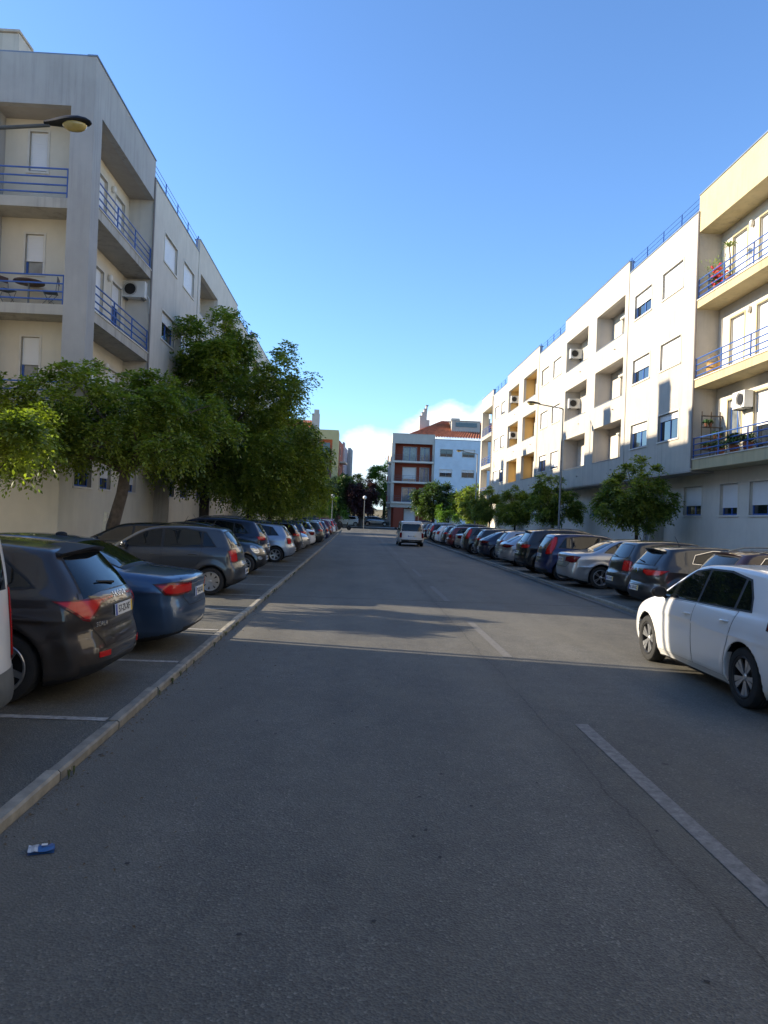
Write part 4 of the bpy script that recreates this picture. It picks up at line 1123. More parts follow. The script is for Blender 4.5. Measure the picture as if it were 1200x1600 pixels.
    def patch(s, mb, poly, axis, sgn=1, off=.003, m=0, step=.045, smooth=0, depth=.012):
        """a thin shaped panel that follows the body"""
        P = chaikin(poly, smooth) if smooth else np.array(poly, float)
        B = []
        for i in range(len(P)):
            a, b = P[i], P[(i+1) % len(P)]; k = max(1, int(np.linalg.norm(b-a)/step))
            B += [a+(b-a)*t/k for t in range(k)]
        B = np.array(B); nb = len(B)
        lo, hi = B.min(0), B.max(0)
        G = np.stack(np.meshgrid(np.arange(lo[0]+step/2, hi[0], step), np.arange(lo[1]+step/2, hi[1], step), indexing='ij'), -1).reshape(-1, 2)
        if len(G):
            dd = poly_sdf(B, G[:, 0], G[:, 1]); G = G[dd < -step*.35]
        A = np.vstack([B, G]) if len(G) else B
        r = delaunay_2d_cdt([Vector(a) for a in A], [], [list(range(nb))], 1, 1e-6)
        V2 = np.array([tuple(v) for v in r[0]]); tris = r[2]
        Q, n = s.project(V2, axis, sgn); miss = s.miss
        top = Q+n*off
        n0 = len(mb.v)
        mb.v += [tuple(q) for q in top]
        if not hasattr(mb, 'n'): mb.n = {}
        for i, q in enumerate(n): mb.n[n0+i] = q
        cen = np.array([1., 0, .3]) if 'front' in axis else np.array([-1., 0, .3]) if 'rear' in axis else np.array([-1., sgn, .2]) if axis == 'corner' else np.array([0, sgn, 0.]) if axis == 'side' else np.array([0, 0, 1.])
        edges = {}
        for t in tris:
            if any(miss[i] for i in t): continue
            a, b, c = (top[i] for i in t)
            t = tuple(t)
            if np.cross(b-a, c-a)@cen < 0: t = t[::-1]
            mb.f.append(tuple(n0+i for i in t)); mb.m.append(m)
            for i in range(3):
                e = (t[i], t[(i+1) % len(t)]); edges[e] = 1
        low = {}
        for (a, b) in list(edges):
            if (b, a) in edges: continue
            for i in (a, b):
                if i not in low:
                    low[i] = len(mb.v); mb.v.append(tuple(Q[i]-n[i]*depth+0)); mb.n[low[i]] = n[i]
            mb.f.append((n0+b, n0+a, low[a], low[b])); mb.m.append(m)
        return mb
def pbuild(mb, name, mats, parent):
    me = bpy.data.meshes.new(name); me.from_pydata([tuple(map(float, v)) for v in mb.v], [], mb.f)
    for q in (mats if isinstance(mats, (list, tuple)) else [mats]): me.materials.append(q)
    me.polygons.foreach_set('material_index', mb.m)
    me.polygons.foreach_set('use_smooth', [True]*len(me.polygons))
    me.update()
    nn = getattr(mb, 'n', {})
    me.normals_split_custom_set_from_vertices([tuple(nn.get(i, (0, 0, 0))) for i in range(len(mb.v))])
    return obj(name, me, parent)
def clip_x(poly, a, b):
    def cut(P, x, keep_less):
        out = []
        for i in range(len(P)):
            p, q = P[i], P[(i+1) % len(P)]
            ip = (p[0] <= x) == keep_less or p[0] == x; iq = (q[0] <= x) == keep_less or q[0] == x
            if ip: out.append(p)
            if ip != iq:
                t = (x-p[0])/(q[0]-p[0]); out.append((x, p[1]+t*(q[1]-p[1])))
        return out
    return cut(cut(list(poly), b, True), a, False)
def scale_poly(P, d):
    """grow (d>0) or shrink a convex-ish polygon by an approximate distance"""
    P = np.array(P, float); n = len(P); out = []
    area = 0.5*sum(P[i][0]*P[(i+1) % n][1]-P[(i+1) % n][0]*P[i][1] for i in range(n)); sg = 1 if area > 0 else -1
    for i in range(n):
        a, b, c = P[i-1], P[i], P[(i+1) % n]
        e1 = (b-a)/max(np.linalg.norm(b-a), 1e-6); e2 = (c-b)/max(np.linalg.norm(c-b), 1e-6)
        n1 = np.array([e1[1], -e1[0]])*sg; n2 = np.array([e2[1], -e2[0]])*sg
        m = n1+n2; m = m/max(np.linalg.norm(m), .2); k = 1/max(.5, float(m@n1))
        out.append(b+m*d*min(k, 1.6))
    return np.array(out)

_text_cache = {}
def text_mesh(s, size=.1, depth=.002, m=None):
    key = (s, size, m.name if m else '')
    if key in _text_cache: return _text_cache[key]
    cu = bpy.data.curves.new('text', 'FONT'); cu.body = s; cu.size = size; cu.extrude = depth; cu.align_x = 'CENTER'; cu.align_y = 'CENTER'
    cu.resolution_u = 3
    o = bpy.data.objects.new('text', cu); COL.objects.link(o)
    dg = bpy.context.evaluated_depsgraph_get()
    me = bpy.data.meshes.new_from_object(o.evaluated_get(dg)); me.materials.clear()
    if m: me.materials.append(m)
    bpy.data.objects.remove(o)
    _text_cache[key] = me
    return me
def tyre_mesh(r, w):
    b = MB(); ri = r*.69
    prof = [(ri, -w*.42), (ri+.012, -w*.5), (r*.86, -w*.52), (r*.95, -w*.48), (r*.985, -w*.40), (r, -w*.30), (r, -w*.11), (r-.009, -w*.10), (r-.009, -w*.07), (r, -w*.06),
            (r, w*.06), (r-.009, w*.07), (r-.009, w*.10), (r, w*.11), (r, w*.30), (r*.985, w*.40), (r*.95, w*.48), (r*.86, w*.52), (ri+.012, w*.5), (ri, w*.42), (ri, -w*.42)]
    b.lathe(prof, 'Y', 40); return b.mesh('wheel', M_rubber, True)
def rim_mesh(r, w, spokes=5, style='alloy', fill=M_alloy):
    """outer face looks towards -Y"""
    b = MB(); ri = r*.70; rm = 1 if style == 'bold' else 0
    b.lathe([(ri+.004, -w*.46), (ri-.004, -w*.50), (ri-.018, -w*.49), (ri-.03, -w*.40), (ri-.035, w*.35)], 'Y', 40, rm)
    b.lathe([(ri-.035, -w*.05), (.001, -w*.03)], 'Y', 40, 1)          # dark drum behind the spokes
    hub = r*.12
    b.lathe([(hub*1.15, -w*.2), (hub*1.1, -w*.36), (hub*.7, -w*.40), (.001, -w*.40)], 'Y', 16)
    def spoke(a, wi, wo, r0=hub*.8, r1=ri-.012, y0=-w*.37, y1=-w*.43, th=.022):
        ca, sa = math.cos(a), math.sin(a); pts = []
        for (rr, hw, y) in ((r0, wi, y0), (r1, wo, y1)):
            for (sd, yy) in ((-1, y), (1, y), (1, y+th), (-1, y+th)):
                pts.append((rr*ca-sd*hw*sa, yy, rr*sa+sd*hw*ca))
        n = len(b.v); b.v += pts
        for q in ((0,1,5,4), (1,2,6,5), (2,3,7,6), (3,0,4,7), (0,3,2,1), (4,5,6,7)): b.f.append(tuple(n+i for i in q)); b.m.append(0)
    for i in range(spokes):
        a = 2*PI*i/spokes+PI/2
        if style == 'twin':
            for d in (-.17, .17): spoke(a+d*.8, .010, .014)
        elif style == 'bold':
            for d in (-.20, .20): spoke(a+d, .010, .034, r0=hub*1.1, r1=ri-.016)
        elif style == 'blade':
            spoke(a, .040, .016, r0=hub); spoke(a, .018, .042, r0=ri*.55)
        elif style == 'cover':
            spoke(a, .026, .052)
        elif style == 'thin':
            for d in (-.1, .1): spoke(a+d, .008, .009)
        else: spoke(a, .030, .024)
    return b.mesh('rim', [fill, M_black], False)

STYLES = {}
def mirror_part(root, sh, x, z, sgn, m):
    b = MB(); y = sgn*(sh.W+.055)
    b.ellipsoid((x, y, z), (.085, .105, .075), 14, 9)
    for i, v in enumerate(b.v):
        if v[0] < x-.035: b.v[i] = (x-.035, v[1], v[2])
    b.tube([(x+.02, sgn*(sh.W-.09), z-.09), (x+.01, y-sgn*.05, z-.045)], [.028, .02], 6)
    return b.build('mirror', m, root, True)

def make_car(st, label, paint_mat, group, wheel='alloy', spokes=5, tail=None, lod=.03, seam=True, rim_fill=M_alloy, near=False, plate_text=None, windows_dark=M_cglass, extra=None, cover=None, name=None):
    """first car of a style: an Empty at the ground below the middle of its rear bumper, pointing +x"""
    sh = Shell(**st['shell'])
    root = thing(name or 'parked_car', label, 'car', group=group)
    me = sh.body_mesh('body', lod); me.materials.append(paint_mat); me.materials.append(M_black)
    obj('body', me, root)
    stp = .045 if near else .09
    # doors
    for sg in (1, -1):
        for poly in st.get('doors', []):
            mb = MB()
            sh.patch(mb, scale_poly(poly, .007), 'side', sg, .0006, 1, stp*.8)
            sh.patch(mb, poly, 'side', sg, .0048, 0, stp*.8)
            d = pbuild(mb, 'door', [paint_mat, M_black], root)
            hx, hz = poly[st.get('handle_i', 0)] if 'handles' not in st else (0, 0)
        for (hx, hz) in st.get('handles', []):
            b = MB(); Q, n = sh.project(np.array([[hx, hz], [hx+.17, hz-.005]]), 'side', sg)
            b.tube([Q[0]+n[0]*.004, Q[0]*.8+Q[1]*.2+n[0]*.028, Q[0]*.2+Q[1]*.8+n[1]*.028, Q[1]+n[1]*.004], .013, 6)
            b.build('door_handle', st.get('handle_mat') or paint_mat, root, True)
    # side windows
    for sg in (1, -1):
        D = st['dlo']
        if st.get('chrome'):
            mb = MB(); sh.patch(mb, scale_poly(D, .022), 'side', sg, .003, 0, stp); pbuild(mb, 'window_trim', M_chrome, root)
        mb = MB(); sh.patch(mb, scale_poly(D, .012), 'side', sg, .0045, 0, stp); pbuild(mb, 'window_frame', M_black, root)
        xs = sorted(st['split'] if st.get('split') else [])
        a = min(p[0] for p in D)-.1; e = max(p[0] for p in D)+.1; cuts = [a]+xs+[e]
        for i in range(len(cuts)-1):
            g = .028
            P = clip_x(scale_poly(D, -.012), cuts[i]+(g if i else 0), cuts[i+1]-(g if i < len(cuts)-2 else 0))
            if len(P) >= 3:
                mb = MB(); sh.patch(mb, P, 'side', sg, .0060, 0, stp); pbuild(mb, 'side_window', windows_dark, root)
    for nm, key, ax in (('rear_window', 'rearwin', 'glass_rear'), ('windscreen', 'windscreen', 'glass_front')):
        P = [(y, z) for y, z in st[key]]+[(-y, z) for y, z in reversed(st[key])]
        mb = MB(); sh.patch(mb, scale_poly(P, .02), ax, 1, .003, 1, stp*.9); sh.patch(mb, P, ax, 1, .0055, 0, stp*.9)
        pbuild(mb, nm, [windows_dark, M_black], root)
    if st.get('tailgate'):
        P = [(y, z) for y, z in st['tailgate']]+[(-y, z) for y, z in reversed(st['tailgate'])]
        mb = MB(); sh.patch(mb, scale_poly(P, .009), 'rear', 1, .0010, 1, stp*.8); sh.patch(mb, P, 'rear', 1, .0046, 0, stp*.8)
        pbuild(mb, 'tailgate', [paint_mat, M_black], root)
    tl = tail or st['tail']; tm = st.get('tail_mat', M_red)
    for sg in (1, -1):
        mb = MB()
        for (ax, poly, mi) in tl:
            if ax == 'corner':
                sh.patch(mb, scale_poly(poly, .012), 'corner', sg, .004, 3, .04)
                sh.patch(mb, poly, 'corner', sg, .009, 2, .035); sh.patch(mb, scale_poly(poly, -.022), 'corner', sg, .013, 0, .035)
            elif ax == 'rear': sh.patch(mb, [(sg*y, z) for y, z in poly], 'rear', 1, .009+.003*mi, mi, .04)
            else: sh.patch(mb, poly, 'side', sg, .009+.003*mi, mi, .04)
        pbuild(mb, 'tail_light', [tm, M_clear, M_dred, M_black], root)
        mb = MB()
        for (ax, poly, mi) in st['head']:
            if ax == 'front': sh.patch(mb, [(sg*y, z) for y, z in poly], 'front', 1, .008+.003*mi, mi, .04, 1)
            else: sh.patch(mb, poly, 'side', sg, .008+.003*mi, mi, .04)
        pbuild(mb, 'headlight', [M_clear, M_black], root)
    # dark valances and grille
    for (nm, ax, poly, mm) in st.get('trim', []):
        P = [(y, z) for y, z in poly]+[(-y, z) for y, z in reversed(poly)] if ax != 'side' else poly
        for sg in ((1, -1) if ax == 'side' else (1,)):
            mb = MB(); sh.patch(mb, P, ax, sg, .004, 0, stp); pbuild(mb, nm, mm or paint_mat, root)
    # number plates
    for ax, z in (('rear', st['plate_z']), ('front', st.get('fplate_z', .45))):
        Q, n = sh.project(np.array([[0, z]]), ax); q = Q[0]; tilt = math.atan2(n[0][2], -n[0][0] if ax == 'rear' else n[0][0])
        tilt = max(-.35, min(.35, tilt)); sgx = -1 if ax == 'rear' else 1
        pl = empty('number_plate', root, (q[0]+sgx*.012, 0, z), (0, (tilt if ax == 'rear' else -tilt), 0))
        bpm = MB(); bpm.box(-.006, .004, -.26, .26, -.056, .056, 0)
        e = .0055
        bpm.box(-e-.002 if sgx < 0 else e-.002, -e if sgx < 0 else e+.0, .215*(1 if sgx < 0 else -1), .258*(1 if sgx < 0 else -1), -.054, .054, 1)
        bpm.box(-e-.002 if sgx < 0 else e-.002, -e if sgx < 0 else e+.0, -.215*(1 if sgx < 0 else -1), -.258*(1 if sgx < 0 else -1), -.054, .054, 2)
        pl2 = bpm.build('plate_panel', [M_plate, M_pblue, M_pyel], pl)
        t = obj('plate_text', text_mesh(plate_text or st.get('ptext', '63-HX-47'), .098, .001, M_ink), pl, (sgx*.008, 0, -.002), (R(90), 0, R(-90 if sgx < 0 else 90)))
    # mirrors, wheels, antenna, wiper
    mx, mz = st['mirror']
    for sg in (1, -1): mirror_part(root, sh, mx, mz, sg, st.get('mirror_mat') or paint_mat)
    tm_, rm_ = tyre_mesh(sh.wr, .20), rim_mesh(sh.wr, .20, spokes, wheel, rim_fill)
    for xw in sh.wheels:
        for sg in (1, -1):
            wob = obj('wheel', tm_, root, (xw, sg*(sh.W-.125), sh.wr), 0 if sg < 0 else PI)
            rb = obj('rim', rm_, wob); rb.rotation_euler = (0, random.uniform(0, 1.2), 0)
    if st.get('wiper'):
        z, y0, y1 = st['wiper']; Q, n = sh.project(np.array([[y0, z], [y1, z+.03]]), 'rear')
        b = MB(); b.tube([Q[0]+n[0]*.02, Q[1]+n[1]*.025], [.014, .008], 5); b.build('rear_wiper', M_black, root, True)
    if st.get('antenna'):
        x = st['antenna']; Q, n = sh.project(np.array([[x, 0.0]]), 'top'); q = Q[0]
        b = MB(); b.tube([q, q+Vector((-.12, 0, .22))], [.008, .003], 5); b.ellipsoid(q, (.03, .02, .015), 8, 5); b.build('antenna', M_black, root, True)
    if st.get('spoiler'):
        x, hw, z, ln = st['spoiler']; b = MB()
        n_ = 9
        for i in range(n_-1):
            y0 = -hw+2*hw*i/(n_-1); y1 = -hw+2*hw*(i+1)/(n_-1)
            f = lambda y: x+.10*(abs(y)/hw)**3
            zz = lambda y: z-.05*(y/hw)**2
            n0 = len(b.v)
            for y in (y0, y1):
                b.v += [(f(y), y, zz(y)), (f(y)+ln, y, zz(y)+.030), (f(y)+ln, y, zz(y)-.03), (f(y)+.02, y, zz(y)-.028)]
            for q in ((0,1,5,4), (1,2,6,5), (2,3,7,6), (3,0,4,7)): b.f.append(tuple(n0+k for k in q)); b.m.append(0)
            if i == 0: b.f.append((n0, n0+3, n0+2, n0+1)); b.m.append(0)
            if i == n_-2: b.f.append((n0+4, n0+5, n0+6, n0+7)); b.m.append(0)
        b.build('spoiler', st.get('spoiler_mat') or paint_mat, root, True)
    if st.get('rails'):
        x0, x1, yy = st['rails']
        for sg in (1, -1):
            A = np.array([[x0+(x1-x0)*t/6, sg*yy] for t in range(7)]); Q, n = sh.project(A, 'top')
            Q[1:-1, 2] += .05; b = MB(); b.tube([tuple(q) for q in Q], .014, 6); b.build('roof_rail', M_dmetal, root, True)
    if extra: extra(root, sh)
    root['_w'] = 1
    del root['_w']
    root_sh[root.name] = sh
    return root
root_sh = {}
def recolor(root, old, new):
    """a copy of a car in another paint"""
    def rec(o):
        if o.data is not None and o.type == 'MESH' and old.name in [m.name for m in o.data.materials if m]:
            key = (o.data.name, new.name)
            if key not in _rc:
                d = o.data.copy()
                for i, m in enumerate(d.materials):
                    if m and m.name == old.name: d.materials[i] = new
                _rc[key] = d
            o.data = _rc[key]
        for c in o.children: rec(c)
    rec(root); return root
_rc = {}
# ------------------------------------------------------------------ body styles (x from the rear bumper forward, metres)
def doors4(x0, x1, x2, belt0, belt1, rear_arch, sill=.25):
    """front door x1..x2, rear door x0..x1 with the cut round the arch"""
    return [[(x2, belt1), (x1+.02, (belt0+belt1)/2), (x1+.02, sill), (x2-.02, sill)],
            [(x1-.02, (belt0+belt1)/2), (x0, belt0), (x0+.06, .74), (rear_arch+.05, .48), (rear_arch+.12, sill), (x1-.02, sill)]]
HATCH = dict(
    shell=dict(outline=[(.22,.19),(.05,.27),(.0,.42),(.0,.60),(.05,.74),(.10,.90),(.13,.99),(.26,1.18),(.40,1.34),(.46,1.405),(.62,1.43),(1.4,1.475),(2.1,1.46),(2.44,1.40),(2.84,1.20),(3.24,1.02),(3.40,.975),(3.8,.90),(4.08,.80),(4.19,.68),(4.255,.54),(4.25,.34),(4.12,.21),(3.9,.17),(.5,.17)],
               W=1.80, belt=.96, wheels=(.80, 3.43), wr=.318, roof_in=.30, front_round=.45, rear_round=.20, crease=[(.74, .015, .012)]),
    dlo=[(.74,1.01),(1.00,1.335),(1.5,1.385),(2.05,1.375),(2.42,1.315),(2.80,1.13),(3.04,.955)], split=[1.10, 2.0],
    doors=doors4(1.02, 2.0, 3.04, .985, .935, 1.12), handles=[(2.05,.83),(1.12,.86)],
    rearwin=[(.60,1.03),(.53,1.33)], windscreen=[(.66,1.02),(.60,1.35)], tailgate=[(.66,.66),(.74,.83),(.70,1.0),(.62,1.01)],
    tail=[('corner',[(0.23, 0.975), (-0.22, 0.98), (-0.27, 0.86), (0.0, 0.835), (0.24, 0.875)],0)],
    head=[('front',[(.52,.60),(.76,.66),(.76,.80),(.50,.71)],0),('side',[(3.86,.70),(4.20,.62),(4.18,.74),(3.84,.81)],0)],
    trim=[('lower_bumper','rear',[(.72,.22),(.76,.36)],M_black),('grille','front',[(.46,.60),(.48,.66)],M_black),('air_intake','front',[(.60,.26),(.56,.40)],M_black)],
    plate_z=.56, fplate_z=.50, mirror=(2.86,1.02), wiper=(1.05,.0,.34), spoiler=(.36,.55,1.405,.26), antenna=.9)
def st_copy(s, **kw):
    import copy
    keep = {k: v for k, v in s.items() if k in ('handle_mat', 'spoiler_mat', 'mirror_mat', 'tail_mat')}
    d = copy.deepcopy({k: v for k, v in s.items() if k not in keep and k != 'trim'}); d.update(keep); d['trim'] = list(s.get('trim', []))
    sh = kw.pop('shell', None)
    if sh: d['shell'].update(sh)
    d.update(kw); return d
def st_scale(s, fx=1, fz=1, W=None, **kw):
    d = st_copy(s)
    S = lambda P: [(x*fx, z*fz) for x, z in P]; Y = lambda P: [(y*fw, z*fz) for y, z in P]
    W0 = d['shell']['W']; W = W or W0; fw = W/W0
    d['shell']['outline'] = S(d['shell']['outline']); d['shell']['W'] = W; d['shell']['belt'] *= fz
    d['shell']['wheels'] = tuple(x*fx for x in d['shell']['wheels'])
    d['dlo'] = S(d['dlo']); d['split'] = [x*fx for x in d['split']]; d['doors'] = [S(p) for p in d['doors']]; d['handles'] = S(d['handles'])
    for k in ('rearwin', 'windscreen', 'tailgate'):
        if d.get(k): d[k] = Y(d[k])
    for k in ('tail', 'head'): d[k] = [(a, S(p) if a == 'side' else Y(p), m) for a, p, m in d[k]]
    d['trim'] = [(n, a, S(p) if a == 'side' else Y(p), m) for n, a, p, m in d['trim']]
    d['plate_z'] *= fz; d['mirror'] = (d['mirror'][0]*fx, d['mirror'][1]*fz)
    if d.get('wiper'): d['wiper'] = (d['wiper'][0]*fz, d['wiper'][1], d['wiper'][2])
    if d.get('spoiler'): x, hw, z, l = d['spoiler']; d['spoiler'] = (x*fx, hw*fw, z*fz, l)
    if d.get('rails'): d['rails'] = (d['rails'][0]*fx, d['rails'][1]*fx, d['rails'][2]*fw)
    d.update(kw); return d
GOLF = st_copy(HATCH, shell=dict(k=.045, front_round=.38, roof_in=.28, rear_round=.16), dlo=[(.78,1.01),(.86,1.15),(1.03,1.33),(1.5,1.39),(2.05,1.385),(2.36,1.335),(2.76,1.13),(3.06,.955)], split=[1.12,2.0], mirror_mat=M_black, antenna=None)
SCALA = st_copy(HATCH,
    shell=dict(outline=[(.26,.20),(.06,.27),(.0,.40),(.02,.56),(.07,.68),(.055,.80),(.09,.92),(.16,1.02),(.30,1.17),(.44,1.31),(.50,1.40),(.70,1.425),(1.5,1.48),(2.2,1.47),(2.6,1.41),(3.0,1.22),(3.36,1.03),(3.52,.98),(3.9,.92),(4.16,.82),(4.28,.68),(4.36,.54),(4.35,.34),(4.22,.21),(4.0,.17),(.5,.17)],
        wheels=(.86,3.51), wr=.325, W=1.80, belt=1.0, crease=[(.80,.02,.018)], rear_round=.24),
    dlo=[(.62,1.05),(.70,1.12),(.95,1.30),(1.4,1.385),(2.12,1.385),(2.5,1.33),(2.9,1.145),(3.14,.975),(1.9,1.0),(.9,1.02)], split=[1.25,2.1],
    doors=doors4(1.10,2.1,3.14,1.01,.96,1.2), handles=[(2.15,.87),(1.2,.90)],
    rearwin=[(.68,1.0),(.62,1.12),(.52,1.33)], tailgate=[(.50,.50),(.58,.62),(.76,.86),(.70,.99)],
    tail=[('corner',[(0.27, 0.935), (-0.42, 0.945), (-0.42, 0.915), (-0.22, 0.89), (-0.12, 0.8), (-0.05, 0.74), (0.02, 0.755)],0)],
    trim=[('lower_bumper','rear',[(.76,.22),(.80,.35)],M_black),('reflector','rear',[(.0,.0),(.0,.0)],M_red),('grille','front',[(.5,.55),(.5,.68)],M_black)],
    plate_z=.80, wiper=(1.04,.0,.36), spoiler=(.36,.57,1.40,.34), spoiler_mat=M_black, mirror=(2.95,1.04), antenna=None)
SCALA['trim'] = [t for t in SCALA['trim'] if t[0] != 'reflector']
SEDAN = st_copy(HATCH,
    shell=dict(outline=[(.24,.20),(.05,.27),(.0,.42),(.01,.60),(.05,.74),(.03,.88),(.06,.955),(.16,.985),(.50,1.02),(.86,1.05),(1.12,1.17),(1.45,1.33),(1.75,1.40),(2.2,1.43),(2.7,1.42),(3.05,1.36),(3.42,1.17),(3.74,1.0),(3.9,.955),(4.3,.88),(4.5,.78),(4.62,.66),(4.70,.52),(4.68,.33),(4.55,.20),(4.3,.16),(.5,.16)],
        W=1.83, belt=.96, wheels=(1.02,3.83), wr=.325, rear_round=.26, crease=[(.80,.015,.014)], roof_in=.31),
    dlo=[(1.12,1.02),(1.30,1.16),(1.62,1.31),(2.1,1.365),(2.6,1.36),(2.95,1.31),(3.3,1.13),(3.56,.955)], split=[1.52,2.52],
    doors=doors4(1.46,2.5,3.56,.98,.93,1.4), handles=[(2.56,.83),(1.62,.85)],
    rearwin=[(.62,1.075),(.54,1.345)], windscreen=[(.66,1.02),(.58,1.33)], tailgate=[(.50,.60),(.60,.70),(.62,.93),(.60,.965)],
    tail=[('corner',[(0.26, 0.865), (0.08, 0.885), (-0.31, 0.885), (-0.33, 0.755), (0.0, 0.73), (0.16, 0.745)],0)],
    head=[('front',[(.50,.58),(.76,.62),(.76,.76),(.50,.70)],0),('side',[(4.3,.66),(4.62,.58),(4.6,.70),(4.26,.77)],0)],
    plate_z=.74, fplate_z=.42, mirror=(3.36,1.0), wiper=None, spoiler=None, antenna=None, chrome=True,
    trim=[('lower_bumper','rear',[(.55,.22),(.6,.32)],M_black),('grille','front',[(.40,.42),(.40,.68)],M_black)])
MERC = st_copy(SEDAN, shell=dict(outline=[(.24,.22),(.05,.30),(.0,.44),(.02,.62),(.07,.76),(.05,.90),(.09,.99),(.20,1.02),(.50,1.05),(.82,1.08),(1.10,1.21),(1.42,1.37),(1.75,1.44),(2.2,1.46),(2.6,1.445),(2.95,1.38),(3.32,1.19),(3.62,1.02),(3.8,.98),(4.2,.91),(4.42,.80),(4.54,.66),(4.6,.52),(4.58,.33),(4.45,.20),(4.2,.17),(.5,.17)], W=1.80, wheels=(1.0,3.76), belt=.98, crease=[(.72,.06,.014)]),
    tail=[('corner',[(0.24, 0.905), (0.05, 0.925), (-0.24, 0.89), (-0.3, 0.76), (0.0, 0.735), (0.14, 0.755)],0)], tail_mat=M_dred, chrome=False,
    dlo=[(1.10,1.04),(1.28,1.18),(1.60,1.34),(2.1,1.395),(2.5,1.385),(2.85,1.33),(3.2,1.15),(3.46,.98)], split=[1.50,2.42],
    head=[('front',[(.46,.58),(.76,.62),(.76,.78),(.46,.74)],0),('side',[(4.2,.66),(4.52,.58),(4.5,.70),(4.16,.79)],0)], plate_z=.80)
CLIO = st_copy(HATCH,
    shell=dict(outline=[(.24,.21),(.06,.28),(.0,.42),(.02,.56),(.09,.66),(.05,.76),(.08,.90),(.14,1.0),(.28,1.15),(.44,1.31),(.48,1.38),(.66,1.41),(1.35,1.45),(1.95,1.43),(2.35,1.36),(2.75,1.17),(3.06,1.0),(3.2,.96),(3.6,.89),(3.88,.79),(3.99,.66),(4.05,.52),(4.04,.34),(3.92,.21),(3.7,.18),(.5,.18)],
        W=1.78, belt=.98, wheels=(.76,3.34), wr=.325, flare=.03, rear_round=.30, front_round=.5, crease=[(.86,-.02,.02)]),
    dlo=[(.98,1.10),(1.06,1.25),(1.45,1.345),(1.95,1.335),(2.3,1.28),(2.66,1.09),(2.92,.95)], split=[1.88],
    doors=doors4(1.0,1.9,2.92,1.0,.93,1.1), handles=[(1.95,.83)], chrome=True,
    rearwin=[(.56,1.03),(.48,1.29)], tailgate=[(.50,.60),(.62,.76),(.66,.98),(.58,1.0)],
    tail=[('corner',[(0.28, 0.92), (-0.34, 0.93), (-0.36, 0.855), (-0.22, 0.79), (0.05, 0.795), (0.16, 0.83)],0)],
    head=[('front',[(.46,.62),(.76,.70),(.76,.84),(.46,.72)],0),('side',[(3.62,.74),(3.98,.62),(3.96,.74),(3.58,.85)],0)],
    plate_z=.50, mirror=(2.7,1.0), wiper=(1.06,-.1,.26), spoiler=(.34,.52,1.375,.3), antenna=1.0, tail_mat=M_red)
SMALL = st_copy(HATCH,
    shell=dict(outline=[(.20,.22),(.03,.30),(.0,.46),(.02,.64),(.10,.74),(.12,.92),(.18,1.04),(.32,1.24),(.44,1.40),(.52,1.46),(.75,1.485),(1.4,1.51),(1.95,1.49),(2.3,1.42),(2.7,1.22),(3.0,1.06),(3.15,1.01),(3.5,.94),(3.76,.82),(3.86,.68),(3.9,.52),(3.88,.34),(3.76,.21),(3.6,.18),(.5,.18)],
        W=1.70, belt=1.0, wheels=(.70,3.15), wr=.295, rear_round=.22, crease=None, roof_in=.25),
    dlo=[(.60,1.05),(.86,1.36),(1.35,1.43),(1.9,1.42),(2.25,1.35),(2.58,1.17),(2.84,.99)], split=[.93,1.82],
    doors=doors4(.92,1.82,2.84,1.02,.97,1.0), handles=[(1.88,.86),(1.02,.88)],
    rearwin=[(.60,1.06),(.52,1.38)], windscreen=[(.62,1.06),(.56,1.41)], tailgate=[(.56,.64),(.62,.80),(.66,1.0),(.62,1.04)],
    tail=[('corner',[(0.16, 0.96), (0.08, 1.0), (-0.12, 1.0), (-0.15, 0.73), (0.02, 0.715), (0.12, 0.74)],0)],
    head=[('front',[(.46,.60),(.76,.66),(.76,.80),(.46,.74)],0),('side',[(3.5,.72),(3.84,.60),(3.82,.72),(3.46,.85)],0)],
    plate_z=.50, mirror=(2.62,1.06), wiper=(1.07,.0,.3), spoiler=None, antenna=.8)
POLO = st_scale(SMALL, .98, .965, 1.65); POLO['shell'].update(wr=.29)
POLO['tail'] = [('corner',[(0.13, 0.92), (-0.16, 0.925), (-0.17, 0.7), (0.02, 0.69), (0.1, 0.71)],0)]
FIAT = st_copy(SMALL,
    shell=dict(outline=[(.18,.22),(.03,.30),(.0,.46),(.03,.70),(.10,.92),(.22,1.12),(.42,1.36),(.62,1.455),(1.1,1.49),(1.6,1.485),(1.95,1.42),(2.28,1.24),(2.58,1.07),(2.72,1.02),(3.05,.98),(3.32,.88),(3.46,.72),(3.53,.54),(3.54,.34),(3.44,.22),(3.3,.19),(.5,.19)],
        W=1.63, belt=1.0, wheels=(.66,2.96), wr=.292, front_round=.5, rear_round=.35, flare=.035, k=.10, roof_in=.24),
    dlo=[(.52,1.06),(.78,1.34),(1.2,1.415),(1.62,1.405),(1.92,1.34),(2.22,1.16),(2.42,1.01)], split=[1.3],
    doors=[[(2.44,.98),(1.28,1.0),(1.30,.6),(1.36,.27),(2.44,.27)]], handles=[(1.36,.86)], handle_mat=M_chrome,
    tail=[('corner',[(-0.03, 0.88), (-0.14, 0.88), (-0.15, 0.66), (-0.04, 0.66)],0)],
    head=[('front',[(.48,.66),(.56,.62),(.66,.64),(.70,.74),(.66,.84),(.56,.86),(.48,.80)],0),('front',[(.44,.46),(.52,.43),(.60,.46),(.60,.52),(.52,.55),(.44,.52)],0)],
    trim=[('lower_bumper','rear',[(.5,.24),(.55,.36)],M_black),('chrome_bar','front',[(.30,.66),(.30,.69)],M_chrome),('air_intake','front',[(.52,.28),(.5,.40)],M_black)],
    plate_z=.6, fplate_z=.48, mirror=(2.22,1.06), antenna=1.4)
